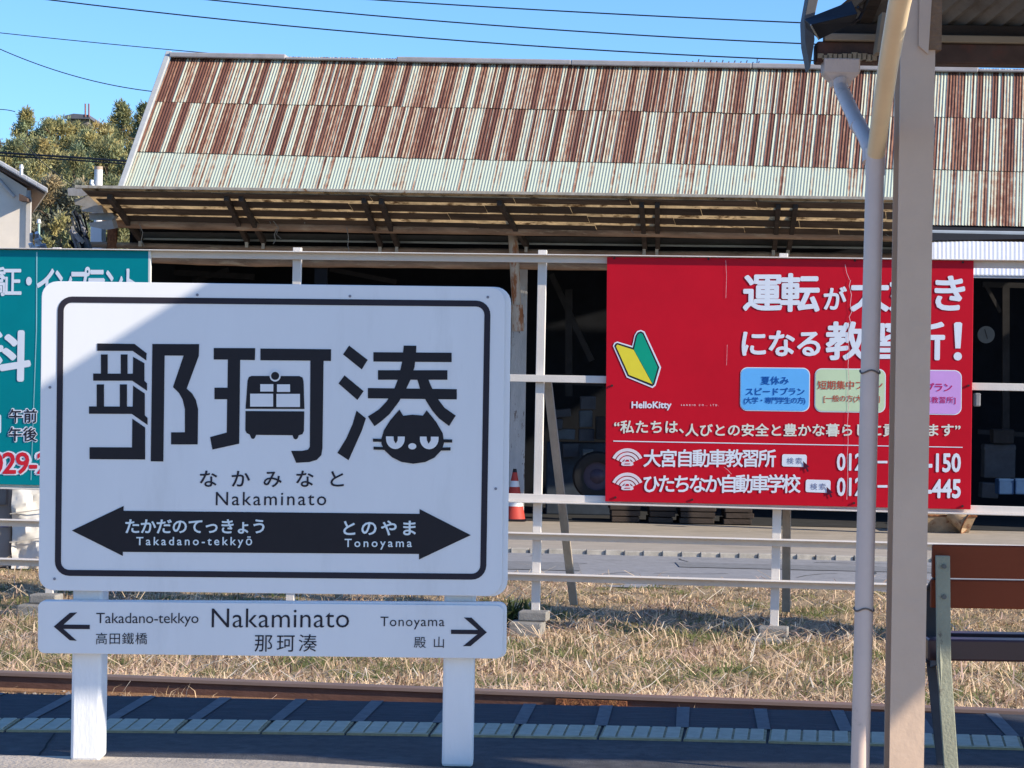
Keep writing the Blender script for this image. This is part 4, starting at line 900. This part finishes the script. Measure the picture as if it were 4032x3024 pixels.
for sft in (0, 1.40):
    m_ = leg(xs, 0); o = m_.build('rear_leg', IRON, ben, bevel=.003); o.location.x += sft
    mb = MB(); a_, b_, c_ = P(3664,2318,9.2), P(3666,2610,9.22), P(3699,3015,9.18); c2 = c_ + (c_-b_)*.2; c2.z = 0
    mb.bar(b_, a_, .042, .012, up=(0,1,0)); mb.bar(c2, b_, .038, .012, up=(0,1,0)); mb.bar(a_, P(3702,2262,8.76), .04, .012); mb.bar(b_, P(3716,2590,8.76), .012, .04)
    o = mb.build('side_frame', IRON2, ben, bevel=.003); o.location.x += sft
    for yb in (2230, 2350):
        mb = MB(); q_ = P(xs+4, yb, bd); mb.tube([q_+Vector((0,.005,0)), q_+Vector((0,-.008,0))], .009, 10); o = mb.build('bolt', M('bolt_steel', (.12,.12,.12), .35, metal=.7), ben); o.location.x += sft

# =================================================================== WIRES
WM_ = M('cable_black', (.015,.018,.025), .6)
def wire(pts, d0, d1, rpx, label, group=None, nm='power_cable'):
    n_ = len(pts); pp = []
    xs_ = np.array([p[0] for p in pts], float); ys_ = np.array([p[1] for p in pts], float)
    co = np.polyfit(xs_, ys_, min(2, n_-1))
    for k in range(25):
        x = xs_[0] + (xs_[-1]-xs_[0])*k/24; d = d0+(d1-d0)*k/24; pp.append(P(x, np.polyval(co, x), d))
    mb = MB(); mb.tube(pp, rpx/F*d0, 6); return tag(mb.build(nm, WM_), label, 'cable', group)
OV = 'overhead wires'
wire([(-200,-45),(292,0),(1008,92),(2016,182),(3024,226),(4300,262)], 30, 28, 2.6, 'lowest of the three dark overhead wires crossing the sky above the shed', OV)
wire([(500,-34),(866,0),(2016,110),(3024,162),(4300,205)], 30, 28, 2.6, 'middle of the three dark overhead wires crossing the sky above the shed', OV)
wire([(1000,-32),(1541,0),(2016,35),(3024,84),(4300,128)], 30, 28, 2.6, 'topmost of the three dark overhead wires crossing the sky above the shed', OV)
wire([(-100,118),(0,130),(400,170),(775,205),(900,216)], 60, 60, 1.7, 'thin faint wire running to the shed ridge corner', OV)
wire([(-100,150),(0,190),(155,252),(330,312),(480,345),(640,362)], 60, 60, 1.9, 'thin sagging wire falling to the shed roof edge at left', OV)
wire([(-200,590),(0,602),(300,620),(700,650)], 58, 55, 4.0, 'upper thick black cable in front of the wooded hill', OV)
wire([(-200,604),(0,612),(300,632),(700,662)], 58, 55, 3.0, 'lower thick black cable in front of the wooded hill', OV)
wire([(-60,440),(20,432),(60,440)], 70, 70, 1.6, 'short wire arc at the far left above the trees', OV)
wire([(80,545),(150,620),(240,700),(320,745)], 52, 52, 1.8, 'pale guy wire slanting down towards the grey debris at left', OV)

mb = MB(); a_, b_ = P(2700,249,60), P(2985,252,60); mb.bar(a_, b_, .03, .03)
for k_ in range(13):
    c_ = a_.lerp(b_, k_/12); mb.bar(c_, c_+Vector((.03,0,random.uniform(.03,.11))), random.uniform(.03,.1), .03)
mb.bar(P(2980,252,60), P(2982,232,60), .025, .025)
tag(mb.build('far_lattice', M('far_dark', (.10,.12,.16), .8)), 'thin dark lattice showing just above the shed ridge under the lowest wire', 'lattice')
# =================================================================== FAR LEFT: house, pole, debris, hill, trees
HC = M('cream_plaster', (.80,.71,.60), .85, .06, 3); TILE = M('roof_tile', (.45,.45,.46), .6, .2, 5); EAVW = M('eave_brown', (.10,.065,.05), .8, .2); TRIMW = M('trim_pale', (.50,.47,.44), .7, .1)
hd = 48.0
hs = thing('house', P(-200, 1120, hd+3)-Vector((0,0,3)), 'cream plaster house with grey tiled roof at the far left behind the teal billboard', 'house')
mb = MB(); mb.prism([P(-420,1975,hd), P(106,1965,hd), P(106,742,hd), P(-160,575,hd), P(-420,720,hd)], (-1.5,6,0)); mb.build('wall', HC, hs)
mb = MB(); mb.abox(P(104,900,hd).x, P(121,900,hd).x, hd-.06, hd+.05, P(110,1090,hd).z, P(110,750,hd).z); mb.build('corner_board', TRIMW, hs)
mb = MB(); mb.prism([P(-170,540,hd-.35), P(178,742,hd-.35), P(176,765,hd-.35), P(-172,566,hd-.35)], (-1.9,7.4,0)); mb.build('eave', EAVW, hs)
mb = MB()
for k in range(9):
    a = (-176+k*40, 528+k*23.4); mb.prism([P(a[0],a[1],hd-.45), P(a[0]+44,a[1]+25,hd-.45), P(a[0]+44,a[1]+45,hd-.45), P(a[0],a[1]+20,hd-.45)], (-1.95,7.5,0))
mb.build('roof', TILE, hs, bevel=.02)
mb = MB(); mb.prism([P(75,762,hd-.5), P(106,780,hd-.5), P(106,792,hd-.5), P(75,790,hd-.5)], (0,.4,0)); mb.build('purlin_end', EAVW, hs)
mb = MB(); mb.tube([P(-5,705,hd-.1), P(30,745,hd-.1), P(58,775,hd-.1)], .04, 8); mb.build('gutter_pipe', TRIMW, hs, smooth=True)
mb = MB(); mb.abox(P(-420,1080,hd).x, P(112,1080,hd).x, hd-.1, hd+.02, P(50,1098,hd).z, P(50,1078,hd).z); mb.build('skirting', TRIMW, hs)
mb = MB()
for k in range(14):
    a = P(-420+k*45, 1104, hd-1.4); mb.tube([a, a+Vector((0,1.4,.25))], .115, 10)
mb.build('porch_roof', M('tile_tan', (.42,.36,.25), .7, .25, 6), hs, smooth=True)
pl = thing('utility_pole', P(388, 1000, 62)-Vector((0,0,3)), 'short pale concrete pole standing left of the rusty shed roof', 'pole')
mb = MB(); mb.tube([P(388,1000,62)-Vector((0,0,6)), P(388,668,62)], .066*1.7, 14); mb.build('shaft', M('pole_concrete', (.66,.64,.62), .8, .05), pl, smooth=True)
mb = MB(); mb.tube([P(388,668,62), P(388,656,62)], .115, 14); mb.build('pole_cap', M('pole_cap', (.45,.33,.25), .8), pl, smooth=True)
mb = MB(); mb.tube([P(372,742,61.8), P(360,722,61.8), P(362,708,61.8)], .05, 8); mb.build('insulator', WHITE, pl, smooth=True)
for (x, y0, y1, lab) in ((84,650,690,'small white insulator post above the house roof'),(153,865,925,'thin pale green rod standing beside the house wall')):
    t = thing('antenna_rod', P(x, y1, 47), lab, 'rod'); mb = MB(); mb.tube([P(x,y1,47), P(x,y0,47)], .025 if y0 > 800 else .035, 8); mb.build('rod', WHITE if y0 < 800 else M('pale_green', (.45,.62,.52), .6), t)
    mb = MB(); mb.tube([P(x,y0+14,47), P(x,y0-2,47)], [.05,.03], 8); mb.build('rod_tip', WHITE, t)
# fittings at the wall foot
ft = thing('line_hardware', P(130, 985, 46), 'cluster of white and grey line fittings at the house corner', 'fittings')
for k in range(9):
    x = 110+random.uniform(0,75); y = 905+random.uniform(0,60); mb = MB(); mb.tube([P(x,y,46), P(x+random.uniform(-22,22), y+random.uniform(15,55), 46.1)], random.uniform(.025,.06), 7); mb.build('fitting', (WHITE, TRIMW, GREYS)[k % 3], ft, smooth=True)
# broken sheets hanging at the shed's left end
SH = M('grey_broken_sheet', (.30,.28,.26), .7, .2, 6)
sh = thing('broken_sheets', PS(360, 860, 35)-Vector((0,0,.5)), 'grey broken corrugated sheets hanging off the left end of the shed canopy', 'sheets')
for q_ in [[(266,742),(350,738),(372,752),(330,772),(268,770)],[(292,786),(352,770),(400,785),(385,808),(340,814),(296,806)],[(320,815),(400,808),(408,840),(372,838),(322,832)],[(350,840),(440,838),(452,855),(440,868),(352,866)],[(350,878),(440,866),(450,900),(420,905),(356,892)]]:
    mb = MB(); c_ = 35.3+random.uniform(-.2,.4); mb.prism([PS(x,y,c_) for x, y in q_], (.02,.25,.03)); mb.build('sheet_piece', SH, sh)
db = thing('scrap_heap', P(310, 1000, 37)-Vector((0,0,.3)), 'heap of dark and silvery scrap strips beside the shed end post', 'scrap')
for k in range(26):
    x = random.uniform(275,345); y = random.uniform(830,960); a = P(x, y, 37+random.uniform(-.3,.3)); dx = random.uniform(10,40); dy = random.uniform(30,90)
    mb = MB(); mb.bar(a, P(min(x+dx,400), min(y+dy,1000), 37.1+random.uniform(-.3,.3)), .03, random.uniform(.02,.07)); mb.build('strip', (SH, BXL, DARKIN, GREYS)[k % 4], db)
mb = MB(); mb.abox(P(355,1000,40).x, P(400,1000,40).x, 40, 40.4, P(370,1010,40).z, P(370,884,40).z); tag(mb.build('white_panel', WHITE, bevel=.01), 'white box panel behind the rusty shed end post', 'panel')
ax0, ax1, az_ = P(235,1006,37).x, P(412,1006,37).x, P(320,1006,37).z
mb = MB(); mb.abox(ax0, ax1, 36.6, 40.6, GZ, az_); mb.build('side_annex', SH, shed)
# hill
HILL = M('hill_scrub', (.10,.085,.04), .95, .4, .8, bump=.8, bscale=3, second=(.06,.065,.025), sscale=.5, sthr=.5, swid=.2)
hm = MB(); nx, ny = 50, 26; vs = []
for j in range(ny+1):
    for i in range(nx+1):
        x = -60+85*i/nx; y = 66+70*j/ny; t = j/ny
        z = GZ-.3 + 13.5*(1-math.exp(-2.6*t)) - 2.4*max(0,(x+12)/30) + .5*math.sin(x*.5+y*.3)+.3*math.sin(x*1.3-y*.7)
        vs.append((x, y, z))
hm.add(vs, [(j*(nx+1)+i, j*(nx+1)+i+1, (j+1)*(nx+1)+i+1, (j+1)*(nx+1)+i) for j in range(ny) for i in range(nx)])
struct(hm.build('hill', HILL, smooth=True, fix=False))
BARK = M('bark', (.10,.075,.05), .95, .3, 6)
LEAF = attr_mat('leaf_mix', .7, .25)
def hill_z(x, y):
    t = (y-66)/70; return GZ-.3 + 13.5*(1-math.exp(-2.6*t)) - 2.4*max(0,(x+12)/30)
def tree(px, py_top, d, wpx, label, tone, cone=.6, nleaf=11000):
    top = P(px, py_top, d); base = Vector((top.x, top.y, hill_z(top.x, top.y))); hgt = top.z-base.z; R_ = wpx*.80/F*d
    t = thing('tree', base, label, 'tree', 'trees on the hill')
    mb = MB(); mb.tube([base-Vector((0,0,.3)), base+Vector((.05,0,hgt*.5)), base+Vector((0,.05,hgt*.93))], [.16,.1,.03], 8)
    for k in range(7):
        z0 = hgt*random.uniform(.3,.8); a = random.uniform(0,6.28); r = R_*random.uniform(.5,.9); b0_ = base+Vector((0,0,z0)); mb.tube([b0_, b0_+Vector((math.cos(a)*r*.5, math.sin(a)*r*.5, r*.3)), b0_+Vector((math.cos(a)*r, math.sin(a)*r, r*.35))], [.05,.035,.012], 5)
    mb.build('trunk', BARK, t, smooth=True)
    # clumps along boughs, then leaf faces in each clump
    V = []; Fc = []; C = []
    ncl = 70
    for k in range(ncl):
        zf = random.random()**.8; prof = (1-zf**1.5)**(cone*.8) * (.55+.45*min(1, zf*4)); a = random.uniform(0, 6.28); rr_ = R_*prof*math.sqrt(random.uniform(.25,1))
        c = base + Vector((math.cos(a)*rr_, math.sin(a)*rr_, hgt*(.12+.86*zf) + random.uniform(-.15,.15))); cs = R_*random.uniform(.20,.36)*(1-.55*zf)
        tint = random.uniform(.7,1.3); yel = random.uniform(.85,1.25)
        for _ in range(nleaf//ncl):
            off = Vector((random.gauss(0,.55), random.gauss(0,.55), random.gauss(0,.62)))*cs; p = c+off
            s = random.uniform(.03,.075); dirv = (off.normalized()*.6 + Vector((random.gauss(0,.5), random.gauss(0,.5), random.gauss(.5,.5)))).normalized(); side = dirv.orthogonal().normalized(); side.rotate(__import__('mathutils').Quaternion(dirv, random.uniform(0,6.28)))
            i0 = len(V); V += [p-side*s*.4, p+side*s*.4, p+dirv*s*2.0+side*s*.15, p+dirv*s*2.0-side*s*.15]; Fc.append((i0,i0+1,i0+2,i0+3))
            q = tint*random.uniform(.8,1.2); C.append((tone[0]*q*yel, tone[1]*q, tone[2]*q/yel, 1))
    mb = MB(); mb.add(V, Fc); o = mb.build('crown', LEAF, t, fix=False)
    at = o.data.color_attributes.new('tint', 'FLOAT_COLOR', 'FACE' if False else 'CORNER'); arr = np.repeat(np.array(C, dtype=np.float32), 4, axis=0); at.data.foreach_set('color', arr.ravel()); return t
G1, G2, G3, G4 = (.31,.31,.15), (.23,.25,.13), (.37,.34,.165), (.28,.25,.16)
for (px, py, d, wp, lab, tone, cn) in [
    (-20,560,90,170,'brownish green tree at the far left edge of the hill',G4,.6),
    (105,440,88,150,'slender pale topped tree left of the hilltop roof',G1,.9),
    (60,570,82,170,'dark tree in front at the far left above the house roof',G2,.6),
    (220,475,92,200,'broad olive tree below the hilltop antennas at left',G1,.5),
    (300,492,95,160,'olive tree right under the pair of hilltop masts',G1,.5),
    (385,492,86,180,'yellowish tree just right of the two hilltop masts',G3,.5),
    (480,410,92,140,'tall feathery conifer left of the shed roof edge',G1,.8),
    (565,418,90,120,'dark pointed conifer next to the shed roof edge',G2,.8),
    (640,450,88,150,'conifer partly hidden behind the shed roof edge',G2,.7),
    (170,560,80,190,'bushy olive green tree in the middle of the slope',G3,.5),
    (290,590,78,190,'dark green tree behind the thick black cables',G2,.5),
    (420,560,80,190,'olive tree low on the slope beside the pale pole',G1,.5),
    (540,570,78,170,'green tree low on the slope against the shed verge',G1,.5),
    (200,700,72,180,'russet brown bare looking bush above the house',G4,.4),
    (330,720,72,170,'brown and green scrub tree left of the pale pole',G4,.4),
    (450,700,72,170,'dull green scrub tree right of the pale pole',G2,.4),
    (160,515,93,170,'rounded olive tree filling the gap left of the hilltop roof',G2,.5),
    (30,600,84,170,'low olive tree at the left edge above the house',G1,.5),
    (350,525,84,170,'mid green tree below the two hilltop masts',G1,.5),
    (440,505,90,150,'dull green tree between the masts and the tall conifer',G2,.5),
    (240,860,64,170,'low green shrub between house and shed',G1,.4),
    (320,900,64,150,'low dark shrub beside the scrap heap',G2,.4),
    (90,700,74,150,'small brown tree just above the house roof edge',G4,.4)]:
    tree(px, py, d, wp, lab, tone, cn)
hr = thing('hilltop_roof', P(310, 470, 105)-Vector((0,0,1)), 'small dark roof with two thin masts on the hilltop among trees', 'roof')
mb = MB(); mb.prism([P(255,455,105), P(290,447,105), P(350,452,105), P(356,468,105), P(255,466,105)], (0,3,0)); mb.build('roof_slab', M('far_roof', (.12,.12,.14), .8), hr)
mb = MB(); mb.prism([P(265,466,105.4), P(345,468,105.4), P(345,560,105.4), P(265,560,105.4)], (0,2.2,0)); mb.build('wall', M('far_wall', (.20,.18,.16), .9), hr)
for x in (336, 350):
    mb = MB(); mb.tube([P(x,460,105), P(x,408,105)], .04, 6); mb.build('mast', M('mast_red', (.28,.12,.10), .7), hr)

# =================================================================== GRASS
GM_ = attr_mat('dry_grass_mix', .85, .3)
def grass(name, nblade, region, lenr, tones, label, lean=.6, wid=.005, flat=.78, clump=None):
    V = np.zeros((nblade*5, 3)); Fc = []; C = np.zeros((nblade, 4), dtype=np.float32)
    k = 0
    while k < nblade:
        x, y, z, tone, lf = region()
        L_ = random.uniform(*lenr)*lf; a = random.uniform(0, 6.283); el_ = random.uniform(.1, .8)*lean if random.random() > flat else random.uniform(1.0, 1.55)
        hx, hy = math.cos(a), math.sin(a); lx, ly = hx*math.sin(el_), hy*math.sin(el_); lz = math.cos(el_)
        a2 = el_ + random.uniform(.2,.9); w_ = wid*random.uniform(.6,1.5)
        sx, sy = -hy*w_, hx*w_
        if random.random() < .6: sx, sy = w_, 0
        m = (x+lx*L_*.5, y+ly*L_*.5, z+lz*L_*.5); t = (m[0]+hx*math.sin(a2)*L_*.5, m[1]+hy*math.sin(a2)*L_*.5, m[2]+math.cos(a2)*L_*.5)
        i = k*5; V[i] = (x-sx, y-sy, z-.01); V[i+1] = (x+sx, y+sy, z-.01); V[i+2] = (m[0]+sx*.8, m[1]+sy*.8, m[2]); V[i+3] = (m[0]-sx*.8, m[1]-sy*.8, m[2]); V[i+4] = t
        Fc.append((i,i+1,i+2,i+3)); Fc.append((i+3,i+2,i+4))
        q = random.uniform(.7,1.3); C[k] = (tone[0]*q, tone[1]*q, tone[2]*q, 1); k += 1
    mb = MB(); mb.v = V; mb.f = Fc
    me = bpy.data.meshes.new(name); me.from_pydata(V.tolist(), [], Fc); me.update(); me.materials.append(GM_)
    at = me.color_attributes.new('tint', 'FLOAT_COLOR', 'CORNER'); at.data.foreach_set('color', np.repeat(C, 7, axis=0).ravel())
    o = bpy.data.objects.new(name, me); COL.objects.link(o); return struct(o, 'stuff', label)
PINK = (.72,.50,.38)
STRAW, STRAW2, OLIVE, GREEN, BROWN = (.88,.66,.42), (.66,.47,.29), (.28,.25,.12), (.19,.22,.08), (.27,.17,.105)
def patch(x, y, s=0):
    return math.sin(x*1.9+s)*math.cos(y*1.3-s*.7) + .6*math.sin(x*4.3-y*2.9+s) + .4*math.sin(x*7.7+y*6.1+s*2)
def reg_bank():
    while True:
        x = random.uniform(-7.2, 6.4); s = random.uniform(-6.35, 3.7); y = fence_y(x)+s
        big = patch(x*1.1, y*1.4, 1.3); dens = patch(x*2.6, y*3.1, 5)
        if s < -5.2 or random.random() < .62 + .30*dens: break
    p = big + .5*dens + random.gauss(0,.45)
    if s < -5.1: tone = STRAW if random.random() < .75 else PINK; lf = random.uniform(.35,.75)
    else:
        tone = GREEN if p > 1.0 else OLIVE if p > .25 else STRAW2 if p > -.05 else BROWN if random.random() < .28 else STRAW if p > -.9 else (PINK if random.random() < .6 else BROWN)
        lf = max(.25, .75 + .2*big + random.uniform(-.3,.2)) * (.6 if p > .45 else 1)
        if s > .6: lf *= .65
    if s > 2.2: lf *= .6
    for bx in (-4.85, -2.28, .24, 2.53):
        if abs(x-bx) < .22 and -.7 < s < .15: lf *= .5
    return x, y, emb_z(x, s), tone, lf
grass('grass', 120000, reg_bank, (.09,.30), None, 'dry straw coloured grass covering the bank between rail and road', .85, .005)
def reg_straw():
    x, y, z, tone, lf = reg_bank(); return x, y, z+.05+random.uniform(0,.07), random.choice((STRAW, STRAW, PINK, (.80,.70,.55))), 1.0
grass('straw_litter', 2600, reg_straw, (.25,.6), None, 'long pale straw stems lying tangled over the grass bank', .9, .0045, flat=1.0)
def reg_rail():
    t = random.choice([7.1, 8.9, 9.25, 9.4, 13.2]) + random.gauss(0,.12)
    t = {0:t}.get(0); p = ra + rt*(t+random.uniform(-.05,.05)) + rn*random.uniform(.03,.12); return p.x, p.y, -.88, STRAW2, 1.0
grass('weeds', 160, reg_rail, (.06,.16), None, 'thin dry weeds growing against the rusty rail', .6, .004)
# leafy green plant by the sign's lower right corner
def reg_leafy():
    p = PF(random.gauss(2025,32), 2398, .35+random.gauss(0,.12)); return p.x, p.y, -.95, random.choice([(.045,.065,.02),(.06,.08,.03),(.03,.045,.018)]), 1.0
o = grass('leafy_weed', 700, reg_leafy, (.08,.30), None, None, .8, .014); del o['kind']
tag(o, 'dark green leafy weed growing at the fence foot beside the station sign', 'weed')
